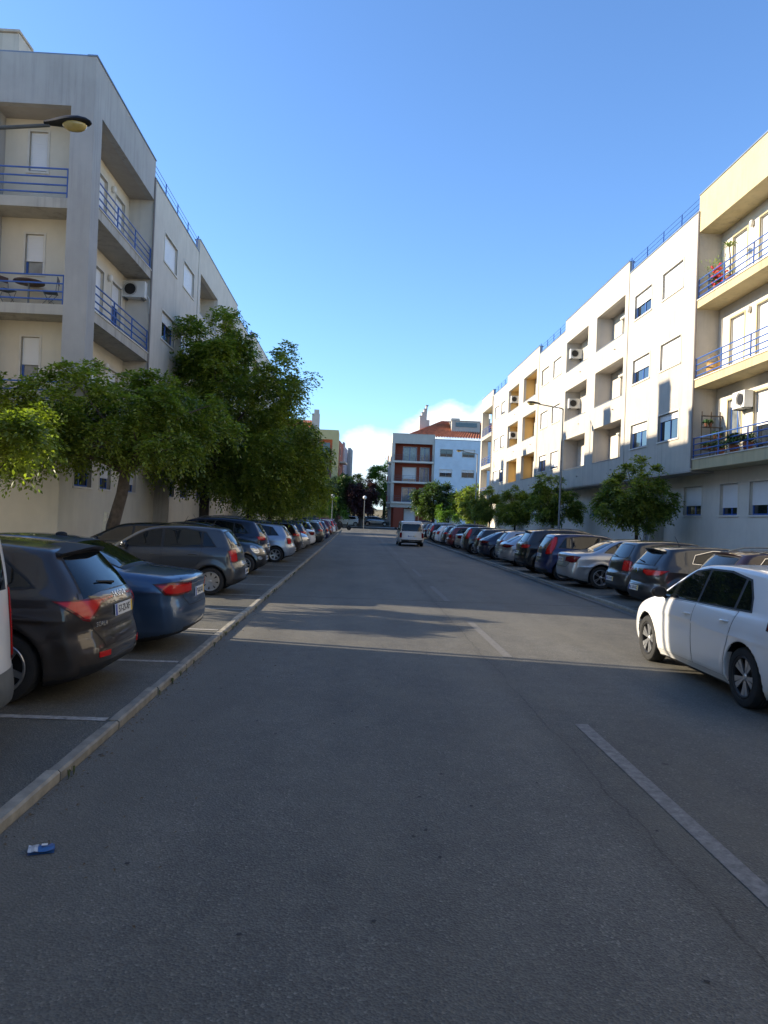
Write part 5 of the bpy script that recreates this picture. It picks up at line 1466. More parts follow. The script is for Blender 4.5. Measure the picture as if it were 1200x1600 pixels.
MPV = st_copy(SMALL,
    shell=dict(outline=[(.20,.22),(.03,.30),(.0,.44),(.02,.62),(.06,.72),(.09,.92),(.12,1.04),(.24,1.26),(.36,1.45),(.44,1.50),(.7,1.52),(1.5,1.54),(2.0,1.51),(2.35,1.43),(2.8,1.20),(3.15,1.03),(3.3,.98),(3.62,.90),(3.8,.78),(3.88,.66),(3.92,.52),(3.9,.34),(3.8,.21),(3.6,.18),(.5,.18)],
        W=1.70, wheels=(.66,3.16), wr=.30, rear_round=.20, roof_in=.24),
    dlo=[(.50,1.06),(.74,1.38),(1.35,1.46),(1.95,1.44),(2.3,1.36),(2.72,1.14),(3.0,.98)], split=[.95,1.84],
    tail=[('corner',[(0.16, 0.86), (0.2, 1.04), (0.22, 1.22), (0.2, 1.4), (0.1, 1.43), (-0.02, 1.22), (-0.09, 1.03), (-0.12, 0.84), (0.02, 0.83)],0)],
    rearwin=[(.55,1.02),(.50,1.38)], plate_z=.80, wiper=(1.05,-.1,.2))
SUV = st_copy(HATCH,
    shell=dict(outline=[(.26,.28),(.06,.36),(.0,.50),(.02,.68),(.08,.80),(.09,1.0),(.14,1.10),(.30,1.32),(.42,1.50),(.48,1.56),(.8,1.60),(1.6,1.645),(2.3,1.62),(2.7,1.54),(3.05,1.34),(3.36,1.14),(3.5,1.09),(3.9,1.03),(4.2,.92),(4.32,.76),(4.38,.58),(4.37,.40),(4.24,.27),(4.0,.24),(.5,.24)],
        W=1.84, belt=1.08, wheels=(.84,3.50), wr=.345, flare=.02, roof_in=.29, crease=[(.90,.01,.014)]),
    dlo=[(.62,1.14),(.90,1.44),(1.6,1.535),(2.2,1.52),(2.6,1.45),(2.92,1.25),(3.12,1.07)], split=[1.12,2.08],
    doors=doors4(1.1,2.08,3.12,1.1,1.05,1.2,.34), handles=[(2.14,.95),(1.2,.98)],
    rearwin=[(.62,1.14),(.54,1.45)], windscreen=[(.68,1.14),(.62,1.50)], tailgate=[(.60,.66),(.66,.9),(.66,1.1),(.62,1.12)],
    tail=[('corner',[(0.22, 1.03), (0.08, 1.06), (-0.22, 1.05), (-0.28, 0.92), (0.0, 0.9), (0.16, 0.92)],0)],
    head=[('front',[(.50,.76),(.76,.82),(.76,.95),(.48,.86)],0),('side',[(3.94,.86),(4.3,.76),(4.28,.88),(3.9,.97)],0)],
    trim=[('lower_bumper','rear',[(.80,.30),(.84,.52)],M_black),('sill_cladding','side',[(1.30,.30),(3.06,.30),(3.06,.40),(1.30,.40)],M_black),('grille','front',[(.5,.62),(.5,.80)],M_black)],
    plate_z=.74, mirror=(3.0,1.16), wiper=(1.17,.0,.34), spoiler=(.34,.56,1.555,.3), rails=(.9,2.4,.56), antenna=None)
COUPE = st_copy(HATCH,
    shell=dict(outline=[(.24,.20),(.05,.28),(.0,.42),(.02,.60),(.08,.72),(.07,.86),(.13,.97),(.36,1.08),(.70,1.24),(.92,1.34),(1.2,1.395),(1.7,1.42),(2.15,1.41),(2.5,1.35),(2.92,1.16),(3.26,.99),(3.42,.95),(3.85,.88),(4.1,.77),(4.22,.64),(4.29,.5),(4.28,.33),(4.15,.2),(3.9,.17),(.5,.17)],
        W=1.80, belt=.96, wheels=(.86,3.50), wr=.325, rear_round=.34, flare=.028, crease=[(.80,.05,.016)]),
    dlo=[(1.02,1.10),(1.20,1.24),(1.55,1.335),(2.1,1.345),(2.45,1.29),(2.84,1.09),(3.1,.95)], split=[1.72],
    doors=[[(3.1,.92),(1.70,.99),(1.72,.6),(1.80,.26),(3.08,.26)]], handles=[(1.8,.86)],
    rearwin=[(.58,1.04),(.44,1.26)], tailgate=[(.50,.56),(.62,.72),(.60,1.0),(.58,1.02)],
    tail=[('corner',[(0.3, 0.89), (0.0, 0.91), (-0.2, 0.92), (-0.36, 0.86), (-0.36, 0.8), (0.0, 0.78), (0.18, 0.8)],0)], tail_mat=M_dred,
    plate_z=.52, wiper=None, spoiler=None, antenna=None, mirror=(2.92,1.0))
WAGON = st_copy(SEDAN,
    shell=dict(outline=[(.24,.20),(.05,.28),(.0,.42),(.01,.60),(.06,.74),(.08,.92),(.13,1.02),(.30,1.22),(.46,1.37),(.54,1.42),(.9,1.455),(1.7,1.48),(2.5,1.46),(2.95,1.38),(3.32,1.19),(3.64,1.01),(3.8,.96),(4.2,.89),(4.45,.79),(4.56,.66),(4.62,.52),(4.6,.33),(4.48,.2),(4.2,.17),(.5,.17)], W=1.80, wheels=(1.0,3.72)),
    dlo=[(.60,1.06),(.86,1.32),(1.7,1.40),(2.4,1.39),(2.85,1.32),(3.2,1.13),(3.45,.97)], split=[1.32,2.34],
    doors=doors4(1.3,2.34,3.45,.99,.94,1.36), handles=[(2.4,.84),(1.44,.87)],
    rearwin=[(.60,1.05),(.52,1.34)], tailgate=[(.58,.62),(.68,.76),(.66,1.0),(.62,1.03)],
    tail=[('corner',[(0.2, 0.98), (0.05, 1.0), (-0.14, 1.0), (-0.2, 0.78), (0.0, 0.77), (0.14, 0.79)],0)],
    head=[('front',[(.50,.58),(.76,.62),(.76,.76),(.50,.72)],0),('side',[(4.22,.66),(4.54,.58),(4.52,.70),(4.18,.79)],0)],
    mirror=(3.26,1.02), rails=(.8,2.6,.54), spoiler=(.40,.52,1.41,.26), wiper=(1.08,0,.34))
HIACE = dict(
    shell=dict(outline=[(.16,.26),(.02,.34),(.0,.50),(.03,.62),(.05,.85),(.08,1.15),(.16,1.55),(.26,1.86),(.36,1.94),(.7,1.965),(2.0,1.97),(3.1,1.95),(3.45,1.86),(3.85,1.50),(4.12,1.24),(4.30,1.10),(4.52,.92),(4.60,.70),(4.62,.45),(4.5,.28),(4.3,.24),(.5,.24)],
        W=1.72, belt=1.12, wheels=(.95,3.75), wr=.325, roof_in=.16, rear_round=.10, front_round=.3, k=.09, crease=None),
    dlo=[(.40,1.16),(.46,1.68),(1.5,1.72),(2.6,1.72),(3.35,1.70),(3.86,1.18)], split=[1.55,2.65],
    doors=[[(3.8,1.1),(2.72,1.1),(2.72,.36),(3.3,.36),(3.4,.6),(3.6,.76)],[(2.68,1.12),(1.5,1.12),(1.5,.36),(2.68,.36)]], handles=[(2.8,.98),(2.44,.98)], handle_mat=M_black,
    rearwin=[(.64,1.16),(.67,1.26),(.60,1.68),(.56,1.72)], windscreen=[(.70,1.22),(.62,1.78)], tailgate=[(.70,.62),(.74,1.1),(.66,1.80)],
    tail=[('corner',[(0.06, 1.03), (-0.08, 1.03), (-0.09, 0.66), (0.05, 0.66)],0)], tail_mat=M_dred,
    head=[('front',[(.50,.70),(.78,.72),(.78,.90),(.50,.88)],0)],
    trim=[('rear_bumper','rear',[(.80,.32),(.82,.52)],M_black),('grille','front',[(.44,.72),(.44,.86)],M_black)],
    plate_z=.78, fplate_z=.5, mirror=(3.8,1.3), mirror_mat=M_black, wiper=(1.2,-.2,.2), ptext='38-21-QR')
VAN = dict(
    shell=dict(outline=[(.16,.26),(.02,.30),(.0,.42),(.03,.60),(.05,.9),(.08,1.2),(.14,1.55),(.22,1.76),(.34,1.82),(.8,1.83),(2.0,1.83),(2.6,1.78),(2.95,1.62),(3.3,1.32),(3.6,1.12),(4.1,1.0),(4.3,.84),(4.38,.6),(4.38,.38),(4.2,.26),(.5,.22)],
        W=1.81, belt=1.14, wheels=(.80,3.50), wr=.32, roof_in=.17, rear_round=.14, k=.09, crease=None),
    dlo=[(.45,1.18),(.55,1.58),(1.5,1.64),(2.5,1.62),(2.9,1.48),(3.3,1.14)], split=[1.2,2.2],
    doors=doors4(1.1,2.2,3.28,1.12,1.08,1.2,.30), handles=[(2.26,1.0),(1.3,1.0)],
    rearwin=[(.62,1.16),(.56,1.58)], windscreen=[(.7,1.24),(.62,1.66)], tailgate=[(.68,.56),(.72,1.1),(.64,1.68)],
    tail=[('corner',[(0.05, 1.18), (-0.07, 1.18), (-0.08, 0.62), (0.05, 0.62)],0)],
    head=[('front',[(.50,.72),(.76,.78),(.76,.96),(.50,.9)],0)],
    trim=[('rear_bumper','rear',[(.86,.24),(.88,.56)],M_dmetal)],
    plate_z=.72, fplate_z=.45, mirror=(3.2,1.2), mirror_mat=M_black, wiper=None)
# ------------------------------------------------------------------ parked cars
PC = dict(umber=paint('umber grey paint', (.040,.031,.026), .4), blue=paint('steel blue paint', (.045,.085,.155), .6), grey=paint('mid grey paint', (.060,.064,.070), .6),
          black=paint('black paint', (.006,.006,.007)), navy=paint('navy paint', (.008,.014,.038), .3), ice=paint('ice blue paint', (.30,.35,.42), .6), white=paint('white paint', (.72,.72,.71)),
          silver=paint('silver paint', (.40,.41,.42), .75), graph=paint('graphite paint', (.035,.038,.042), .5), deep=paint('deep blue paint', (.008,.018,.075), .3),
          plum=paint('plum black paint', (.016,.008,.013), .3), beige=paint('beige silver paint', (.38,.36,.32), .6), maroon=paint('maroon paint', (.12,.012,.016), .3), cream=paint('aged white paint', (.60,.59,.55)))
GL, GR_ = 'cars parked nose-in along the left kerb', 'cars parked nose-in along the right kerb'
PZ = .061
def put(root, x, y, face, z=PZ):
    """face: heading in degrees, 0 = +X"""
    root.location = (x, y, z+ground_z(y)); root.rotation_euler.z = R(face); return root
def letters(root, sh, s, y, z, size, ax='rear', m=M_chrome):
    Q, n = sh.project(np.array([[y, z]]), ax); q = Q[0]; tilt = math.atan2(n[0][2], -n[0][0])
    yaw = math.atan2(n[0][1], -n[0][0])
    obj('lettering', text_mesh(s, size, .002, m), root, (q[0]-.008, y, z), (R(90)-tilt, 0, R(-90)-yaw))
def x_scala(root, sh):
    letters(root, sh, 'S K O D A', 0, .945, .085); letters(root, sh, 'SCALA', .50, .70, .065)
    for sg in (1, -1):
        mb = MB(); sh.patch(mb, [(sg*.42, .40), (sg*.60, .40), (sg*.60, .45), (sg*.42, .45)], 'rear', 1, .008); pbuild(mb, 'reflector', M_red, root)
    mb = MB(); sh.patch(mb, [(.30, .655), (-.30, .655), (-.30, .672), (.30, .672)], 'rear', 1, .006); pbuild(mb, 'bumper_crease', M_black, root)
def x_sedan(root, sh):
    letters(root, sh, 'TDI', -.46, .70, .05); 
    mb = MB(); sh.patch(mb, [(.42, .845), (-.42, .845), (-.42, .865), (.42, .865)], 'rear', 1, .008); pbuild(mb, 'chrome_strip', M_chrome, root)
    b = MB(); b.ellipsoid((1.9, 0, 1.42), (.08, .02, .035), 10, 6); b.build('roof_fin', M_black, root, True)
def x_clio(root, sh):
    mb = MB(); sh.patch(mb, [(0, .80), (.045, .87), (0, .94), (-.045, .87)], 'rear', 1, .014); pbuild(mb, 'badge', M_chrome, root)
    mb = MB(); sh.patch(mb, [(.62, .33), (.66, .46), (-.66, .46), (-.62, .33)], 'rear', 1, .004); pbuild(mb, 'lower_bumper', M_black, root)
def x_van(root, sh):
    mb = MB(); e = [(.40+.20*math.cos(a), 1.02+.05*math.sin(a)) for a in [i*PI/10 for i in range(20)]]; sh.patch(mb, e, 'rear', 1, .012, 0, .03); pbuild(mb, 'handle_badge', M_black, root)
put(make_car(st_copy(VAN), 'white panel van cut by the left edge of the picture, nearest car', PC['white'], GL, 'cover', 6, near=True, extra=x_van, rim_fill=M_dmetal), -2.50, 5.15, 180)
scala = put(make_car(SCALA, 'dark grey-brown hatchback with pointed red tail lights, nearest the left kerb', PC['umber'], GL, 'alloy', 5, near=True, lod=.020, plate_text='57-ZI-XF', extra=x_scala), -2.27, 7.72, 180)
audi = put(make_car(SEDAN, 'steel blue saloon with chrome window line parked beside the brown hatchback', PC['blue'], GL, 'alloy', 5, near=True, lod=.022, plate_text='95-IO-01', extra=x_sedan), -2.06, 10.30, 180)
gh = put(make_car(st_scale(SMALL, .95, .99, 1.68), 'mid grey five-door hatchback with silver eight-spoke wheel covers', PC['grey'], GL, 'cover', 8, near=True, lod=.024, plate_text='24-BM-83'), -2.46, 17.25, 180)
h_dark = put(make_car(st_copy(HATCH), 'dark hatchback almost hidden between the mid grey hatchback and the small black car', PC['black'], GL, 'alloy', 5, lod=.034), -3.7, 20.25, 180)
fiat = put(make_car(FIAT, 'small rounded black two-door car facing the road with round headlights', PC['black'], GL, 'thin', 10, near=True, lod=.022, rim_fill=M_alloy), -2.68-3.54, 23.0, 0)
suv = put(make_car(SUV, 'navy tall hatchback behind the small black car', PC['navy'], GL, 'alloy', 5, lod=.03), -2.95, 26.0, 180)
polo = put(make_car(POLO, 'pale ice-blue small hatchback with square red tail lights', PC['ice'], GL, 'alloy', 6, lod=.028), -2.34, 29.3, 180)
def dup(src, old, new, label, x, y, face, grp=None, z=PZ):
    c = copy_tree(src); c['label'] = label
    if grp: c['group'] = grp
    if old != new: recolor(c, PC[old], PC[new])
    for ch in list(c.children):
        if ch.name.startswith('number_plate'):
            for g in ch.children:
                if g.name.startswith('plate_text'):
                    g.data = text_mesh(PLATES[(dup.k*5+7) % len(PLATES)], .098, .001, M_ink)
    dup.k += 1
    return put(c, x, y, face, z)
dup.k = 0
PLATES = ['41-CV-09', '08-TL-62', '77-HF-15', '30-RA-54', '19-NX-88', '66-DE-21', '52-QP-70']
coupe = put(make_car(COUPE, 'pearl silver coupe hatchback with sloping roof past the black off-roader', PC['silver'], GR_, 'twin', 5, lod=.028), 6.12, 32.2, 0)
wagon = put(make_car(WAGON, 'plum black estate with chrome side trim half hidden by the white car', PC['plum'], GR_, 'alloy', 5, near=True, lod=.026), 6.35, 13.7, 0)
merc = put(make_car(MERC, 'silver saloon with dark red tail lights on the right', PC['silver'], GR_, 'twin', 5, near=True, lod=.024, plate_text='56-GE-90'), 6.08, 22.4, 0)
clio = put(make_car(CLIO, 'graphite grey hatchback with chrome window line nearest on the right kerb', PC['graph'], GR_, 'blade', 5, near=True, lod=.022, plate_text='AC-58-NO', extra=x_clio), 6.12, 16.4, 0)
mpv = put(make_car(MPV, 'deep blue hatchback with tall red tail lights up its rear pillars', PC['deep'], GR_, 'alloy', 6, near=True, lod=.026, plate_text='10-JZ-37'), 6.05, 25.0, 0)
golf = put(make_car(GOLF, 'white hatchback standing in the road at the right edge, facing away', PC['white'], None, 'bold', 5, near=True, lod=.019, plate_text='88-TN-46'), 5.01, 7.07, 90, 0.0)
van = put(make_car(st_scale(HIACE, .95, .905, 1.80), 'aged white minivan driving away up the middle of the street', PC['cream'], None, 'cover', 6, lod=.03), 3.85, 52.5, 90, 0.0)
van['category'] = 'van'; [o.__setitem__('category', 'van') for o in bpy.data.objects if o.get('label', '').startswith('white panel van')]
# the same bodies again further up both rows
dup(gh, 'grey', 'graph', 'dark grey small hatchback behind the chrome-trimmed one on the right', 6.52, 19.15, 0, GR_)
dup(suv, 'navy', 'black', 'black off-roader next to the deep blue hatchback', 6.02, 28.25, 0, GR_)
dup(suv, 'navy', 'white', 'white off-roader with roof rails parked far in behind the ice-blue hatchback', -3.75, 31.9, 180, GL)
dup(h_dark, 'black', 'plum', 'black hatchback with bright red light just past the ice-blue one', -2.45, 34.8, 180, GL)
rowL = [(gh,'grey','silver',0,'silver hatchback facing the road with curved front grille','f',3.9), (h_dark,'black','navy',1,'navy hatchback sixth beyond the small black car','r',0), (merc,'silver','white',0,'white saloon in the left row','r',0),
        (wagon,'plum','navy',0,'navy estate in the left row','r',0), (h_dark,'black','graph',0,'graphite hatchback in the left row','r',0), (coupe,'silver','black',0,'black coupe in the left row','r',0),
        (mpv,'deep','silver',0,'silver hatchback with tall tail lights in the left row','r',0), (polo,'ice','deep',0,'deep blue small hatchback in the left row','r',0), (merc,'silver','beige',0,'beige saloon with its lights towards the far left end','r',0),
        (h_dark,'black','blue',0,'steel blue hatchback far along the left row','r',0), (wagon,'plum','beige',0,'beige estate far along the left row','r',0), (suv,'navy','graph',0,'graphite off-roader far along the left row','r',0),
        (gh,'grey','maroon',0,'maroon hatchback far along the left row','r',0), (coupe,'silver','navy',0,'navy coupe far along the left row','r',0), (mpv,'deep','white',0,'white tall hatchback near the left end','r',0),
        (h_dark,'black','silver',0,'silver hatchback near the left end','r',0), (suv,'navy','maroon',0,'maroon off-roader near the left end','r',0), (polo,'ice','black',0,'black small hatchback next to last on the left','r',0), (wagon,'plum','black',0,'black estate last in the left row','r',0)]
y = 37.45
for (src, a, c, _, lb, f, ln) in rowL:
    j = random.uniform(-.35, .35)
    if f == 'f': dup(src, a, c, lb, -2.35-ln+j, y, 0, GL)
    else: dup(src, a, c, lb, -2.35+j*1.2, y, 180+random.uniform(-3, 3), GL)
    y += 2.56 if y < 60 else 2.75
rowR = [(wagon,'plum','silver','silver estate beside the pearl coupe'), (coupe,'silver','navy','navy coupe on the right before the row of dark cars'), (h_dark,'black','black','black hatchback on the right under the yellowing tree'),
        (mpv,'deep','graph','graphite tall hatchback on the right'), (h_dark,'black','white','white hatchback on the right between dark cars'), (merc,'silver','beige','beige saloon on the right behind the white hatchback'), (polo,'ice','maroon','maroon small hatchback on the right'),
        (suv,'navy','black','black off-roader midway up the right row'), (h_dark,'black','graph','graphite hatchback midway up the right row'), (wagon,'plum','white','white estate midway up the right row'), (coupe,'silver','black','black coupe midway up the right row'),
        (mpv,'deep','plum','plum black tall hatchback far up the right row'), (h_dark,'black','grey','mid grey hatchback far up the right row'), (suv,'navy','silver','silver off-roader far up the right row'), (merc,'silver','black','black saloon far up the right row'),
        (gh,'grey','deep','deep blue hatchback far up the right row'), (wagon,'plum','graph','graphite estate far up the right row'), (polo,'ice','white','white small hatchback near the right end'), (h_dark,'black','plum','plum hatchback near the right end'),
        (mpv,'deep','beige','beige tall hatchback near the right end'), (suv,'navy','navy','navy off-roader near the right end'), (coupe,'silver','beige','beige coupe last in the right row')]
y = 34.9
for (src, a, c, lb) in rowR:
    dup(src, a, c, lb, 6.10+random.uniform(-.15, .45), y+random.uniform(-.12,.12), random.uniform(-3, 3), GR_)
    y += 2.56
dup(h_dark, 'black', 'silver', 'silver hatchback parked side-on beyond the crossing', .85, 117.5, 0, 'cars on the cross street', 0.02)
dup(gh, 'grey', 'white', 'white hatchback turning at the crossing beside the plum tree', .6, 111, 170, 'cars on the cross street', 0.02)
dup(suv, 'navy', 'black', 'dark off-roader on the cross street at the left', -7.4, 101.5, 5, 'cars on the cross street', -.07)

# ------------------------------------------------------------------ street furniture
def street_lamp(label, x, y, z, h, arm, sgn, zr=0):
    t = thing('street_lamp', label, 'street lamp', (x, y, z), 0, 'street lamps')
    b = MB(); b.tube([(0,0,0),(0,0,.5),(0,0,.52),(0,0,h)], [.085,.08,.065,.045], 12); b.build('pole', M_dmetal, t, True)
    b = MB(); b.tube([(0,0,h-.02),(sgn*.1,0,h+.02),(sgn*arm,0,h+.20)], [.036,.034,.030], 8); b.build('arm', M_dmetal, t, True)
    x0 = sgn*arm; z0 = h+.20
    b = MB(); n0 = 0
    prof = [(-.08,.05,.045),(0,.065,.055),(.12,.10,.075),(.30,.155,.095),(.48,.165,.085),(.60,.12,.055),(.66,.05,.02)]
    seg = 14
    for (px, hw, hh) in prof:
        for k in range(seg):
            a = 2*PI*k/seg; s_, c_ = math.sin(a), math.cos(a)
            b.v.append((x0+sgn*px, hw*c_, z0+.03+(hh*s_ if s_ > 0 else hh*.45*s_)+px*.08))
    for i in range(len(prof)-1):
        for k in range(seg): b.f.append((i*seg+k, i*seg+(k+1) % seg, (i+1)*seg+(k+1) % seg, (i+1)*seg+k)); b.m.append(0)
    b.f.append(tuple(range(seg))); b.m.append(0); b.f.append(tuple(range((len(prof)-1)*seg, len(prof)*seg))); b.m.append(0)
    b.build('lamp_head', M_black, t, True)
    b = MB(); b.ellipsoid((x0+sgn*.40, 0, z0+.025), (.20, .13, .105), 16, 10)
    for i, v in enumerate(b.v):
        if v[2] > z0+.04: b.v[i] = (v[0], v[1], z0+.04)
    b.build('lamp_bowl', mat('yellowed lamp bowl', (.50, .38, .12), .18, spec=.6, coat=.5, noise=(9, .2)), t, True)
    return t
street_lamp('street lamp on a tall pole with its black head reaching in from the left edge', -6.95, 12.4, .15, 7.68, 1.72, 1)
L2 = street_lamp('street lamp with a thin grey pole before the right block, near the yellowing tree', 11.05, 41.0, .2, 8.05, 1.35, -1)
L3 = street_lamp('street lamp further up the right pavement, its head against the blue wall', 11.05, 70.5, .2, 8.05, 1.35, -1)
def globe_lamp(label, x, y):
    t = thing('globe_lamp', label, 'street lamp', (x, y, ground_z(y)), 0, 'white globe lamps at the crossing')
    b = MB(); b.tube([(0,0,0),(0,0,4.0)], [.06,.045], 8); b.build('pole', M_dmetal, t, True)
    b = MB(); b.ellipsoid((0,0,4.2), (.24,.24,.24), 14, 9); b.build('globe', M_lampglass, t, True)
globe_lamp('white globe lamp on a dark post right of the plum tree', .9, 99.0); globe_lamp('white globe lamp on a dark post at the left end of the street', -3.2, 96.0)
def ped_sign(x, y):
    t = thing('crossing_sign', 'blue square pedestrian crossing sign with white triangle before the brick-red wall', 'road sign', (x, y, ground_z(y)))
    b = MB(); b.tube([(0,0,0),(0,0,3.3)], .03, 8); b.build('post', M_dmetal, t, True)
    b = MB(); b.box(-.34, .34, -.05, -.03, 2.6, 3.28); b.build('sign_panel', mat('sign blue', (.03,.22,.55), .35), t)
    b = MB(); b.prism([(-.27, 2.68), (.27, 2.68), (0, 3.2)], -.056, -.051, 'XZ'); tr = b.build('triangle', M_plate, t)
    b = MB(); b.lathe([(.03,-.001),(.03,.001)], 'Y', 10, 0, (0,-.06,3.03)); b.prism([(-.02,2.86),(.03,2.86),(.03,2.99),(-.02,2.99)], -.062, -.057, 'XZ'); b.prism([(-.01,2.87),(.02,2.87),(-.06,2.73),(-.09,2.73)], -.062, -.057, 'XZ'); b.prism([(-.01,2.87),(.025,2.87),(.09,2.73),(.06,2.73)], -.062, -.0575, 'XZ')
    b.build('walking_figure', M_ink, t)
ped_sign(7.6, 93.6)
def scooter(x, y, rz):
    t = thing('motor_scooter', 'dark motor scooter parked past the last cars on the left', 'scooter', (x, y, ground_z(y)+.075), R(rz))
    for xx in (0, 1.25):
        w = MB(); w.lathe([(.25,-.05),(.27,-.03),(.27,.03),(.25,.05),(.16,.045),(.16,-.045),(.25,-.05)], 'Y', 20); w.lathe([(.16,.02),(.02,.03)], 'Y', 20); o = w.build('wheel', M_rubber, t, True, (xx, 0, .27))
    b = MB(); b.prism([(-.25,.40),(.55,.28),(.95,.30),(1.12,.92),(1.05,.98),(.86,.42),(.55,.42),(.45,.72),(-.30,.74)], -.15, .15, 'XZ'); b.build('body', PC['black'], t)
    b = MB(); b.prism([(-.32,.74),(.48,.73),(.42,.82),(-.30,.86)], -.14, .14, 'XZ'); b.build('seat', M_black, t)
    b = MB(); b.tube([(1.25,0,.27),(1.02,0,1.0)], .025, 6); b.tube([(.98,-.33,1.02),(1.03,0,1.0),(.98,.33,1.02)], .018, 6); b.build('handlebar', M_dmetal, t)
    b = MB(); b.ellipsoid((1.13,0,.86), (.05,.09,.08), 10, 6); b.build('headlight', M_clear, t, True)
scooter(-2.2, 92.4, 8)

# ------------------------------------------------------------------ on the balconies
ac_unit(Face('Y', 27.65, 1), 0, -8.32, 9.45, 'white air conditioner on the end wall of the left corner balcony, middle floor')
for (yy, zz, lb) in ((46.0, 12.1, 'upper air conditioner in the grey loggia on the right'), (46.0, 9.05, 'lower air conditioner in the grey loggia on the right'), (63.8, 12.1, 'upper air conditioner in the ochre loggia on the right'), (63.8, 9.05, 'lower air conditioner in the ochre loggia on the right')):
    ac_unit(Face('Y', yy, 1), 0, 13.02, zz, lb, .72)
ac_unit(Face('X', 13.4, 1), 0, 25.7, 6.15, 'white air conditioner above the plants on the lowest right balcony')
M_teak = mat('brown table top', (.09, .045, .035), .5, noise=(8, .2))
def balcony_chair(x, y, z, rz, label):
    t = thing('folding_chair', label, 'chair', (x, y, z), R(rz), 'folding chairs on the left balcony')
    b = MB(); b.box(-.20, .20, -.19, .19, .44, .46); b.build('seat', mat('grey chair seat', (.10,.11,.11), .5), t)
    b = MB(); b.box(-.21, .21, .19, .215, .72, .88); b.build('backrest', M_teak, t)
    for s_ in (-1, 1):
        b = MB(); b.tube([(s_*.2, .24, 0), (s_*.2, -.05, .24), (s_*.2, -.18, .45)], .010, 5); b.build('leg', M_dmetal, t)
        b = MB(); b.tube([(s_*.21, -.22, 0), (s_*.21, 0, .25), (s_*.21, .17, .46), (s_*.21, .21, .88)], .010, 5); b.build('leg', M_dmetal, t)
def balcony_table(x, y, z):
    t = thing('round_table', 'round brown-topped table between the two chairs on the left balcony', 'table', (x, y, z))
    b = MB(); b.lathe([(.001,.735),(.40,.735),(.42,.72),(.42,.70),(.001,.70)], 'Z', 28); b.build('table_top', M_teak, t)
    b = MB(); b.tube([(0,0,0),(0,0,.70)], .03, 8); b.build('leg', M_dmetal, t)
    b = MB(); b.lathe([(.001,.0),(.22,.0),(.22,.02),(.03,.05),(.001,.05)], 'Z', 20); b.build('foot', M_dmetal, t)
balcony_table(-9.62, 21.88, 7.502); balcony_chair(-10.25, 21.85, 7.502, 62, 'folding chair left of the balcony table'); balcony_chair(-9.02, 21.9, 7.502, -75, 'folding chair right of the balcony table, by the corner pillar')
M_pot = mat('clay pot', (.26, .10, .05), .8, noise=(9, .2)); M_green = mat('pot plant green', (.05, .11, .025), .5); M_lime = mat('yucca green', (.22, .30, .06), .5); M_flower = mat('red flowers', (.55, .03, .03), .6)
M_wick = mat('wicker', (.42, .24, .07), .8, noise=(30, .4))
def pot(t, r=.16, h=.28, m=None):
    b = MB(); b.lathe([(.001,0),(r*.7,0),(r,h),(r*1.05,h),(r*.9,h-.01),(.001,h-.03)], 'Z', 16); return b.build('pot', m or M_pot, t, True)
def blades(b, c, n, L_, droop, w, rr, up=.4):
    for i in range(n):
        a = rr.uniform(0, 6.28); d = Vector((math.cos(a), math.sin(a), rr.uniform(up*.2, up*2))).normalized(); s_ = Vector((-math.sin(a), math.cos(a), 0))*w; p = Vector(c); l = L_*rr.uniform(.7, 1.1)
        p1 = p+d*l*.55+Vector((0,0,.05)); p2 = p+d*l-Vector((0,0,droop*l)); k = len(b.v)
        b.v += [tuple(p-s_*.5), tuple(p+s_*.5), tuple(p1+s_), tuple(p1-s_), tuple(p2)]; b.f += [(k,k+1,k+2,k+3), (k+3,k+2,k+4)]; b.m += [0, 0]
rr = random.Random(3)
t = thing('yucca', 'tall spiky green plant on a bare stem on the top right balcony', 'plant', (12.75, 26.0, 10.54)); pot(t, .16, .3)
b = MB(); b.tube([(0,0,.25),(.02,.05,.9),(0,.12,1.35)], [.03,.025,.02], 7); b.build('stem', M_bark, t)
b = MB(); blades(b, (0,.12,1.35), 34, .42, .3, .022, rr); b.build('leaves', M_lime, t)
t = thing('flower_pot', 'pot of red flowers beside the blue lattice on the top right balcony', 'plant', (12.78, 26.95, 10.54)); pot(t, .18, .25)
b = MB(); blades(b, (0,0,.25), 50, .5, .2, .03, rr, 1.2); b.build('leaves', M_green, t)
b = MB()
for i in range(60): c = (rr.gauss(0,.13), rr.gauss(0,.16), rr.uniform(.25,1.0)); b.ellipsoid(c, (.05,.05,.04), 6, 4)
o = b.build('flowers', M_flower, t); o['kind'] = 'stuff'
t = thing('lattice_box', 'blue lattice planter at the far end of the top right balcony', 'planter', (12.85, 27.35, 10.54))
for k in range(5): b = MB(); b.box(-.25, .25, -.012, .012, .05+k*.16, .09+k*.16); b.build('slat', M_blue, t)
for k in range(4): b = MB(); b.box(-.25+k*.158, -.21+k*.158, -.024, -.013, 0, .78); b.build('slat', M_blue, t)
t = thing('trailing_plant', 'wispy green plant arching above the red flowers', 'plant', (13.0, 27.3, 10.54)); pot(t, .15, .25)
b = MB()
for i in range(26):
    a = rr.uniform(0, 6.28); p = [Vector((0,0,.25))]; d = Vector((math.cos(a)*.45, math.sin(a)*.45, 1))
    for k in range(5): d = (d+Vector((rr.uniform(-.3,.3), rr.uniform(-.3,.3), -.28))).normalized(); p.append(p[-1]+d*.28)
    b.tube(p, [.006,.005,.004,.003,.002,.001], 4)
b.build('stem', M_lime, t)
b = MB()
for i in range(240): c = (rr.gauss(0,.25), rr.gauss(0,.25), rr.uniform(.4,1.3)); blades(b, c, 1, .10, .3, .012, rr)
o = b.build('leaves', M_lime, t); o['kind'] = 'stuff'
t = thing('wicker_basket', 'wicker basket at the far end of the middle right balcony', 'basket', (12.85, 27.2, 7.54))
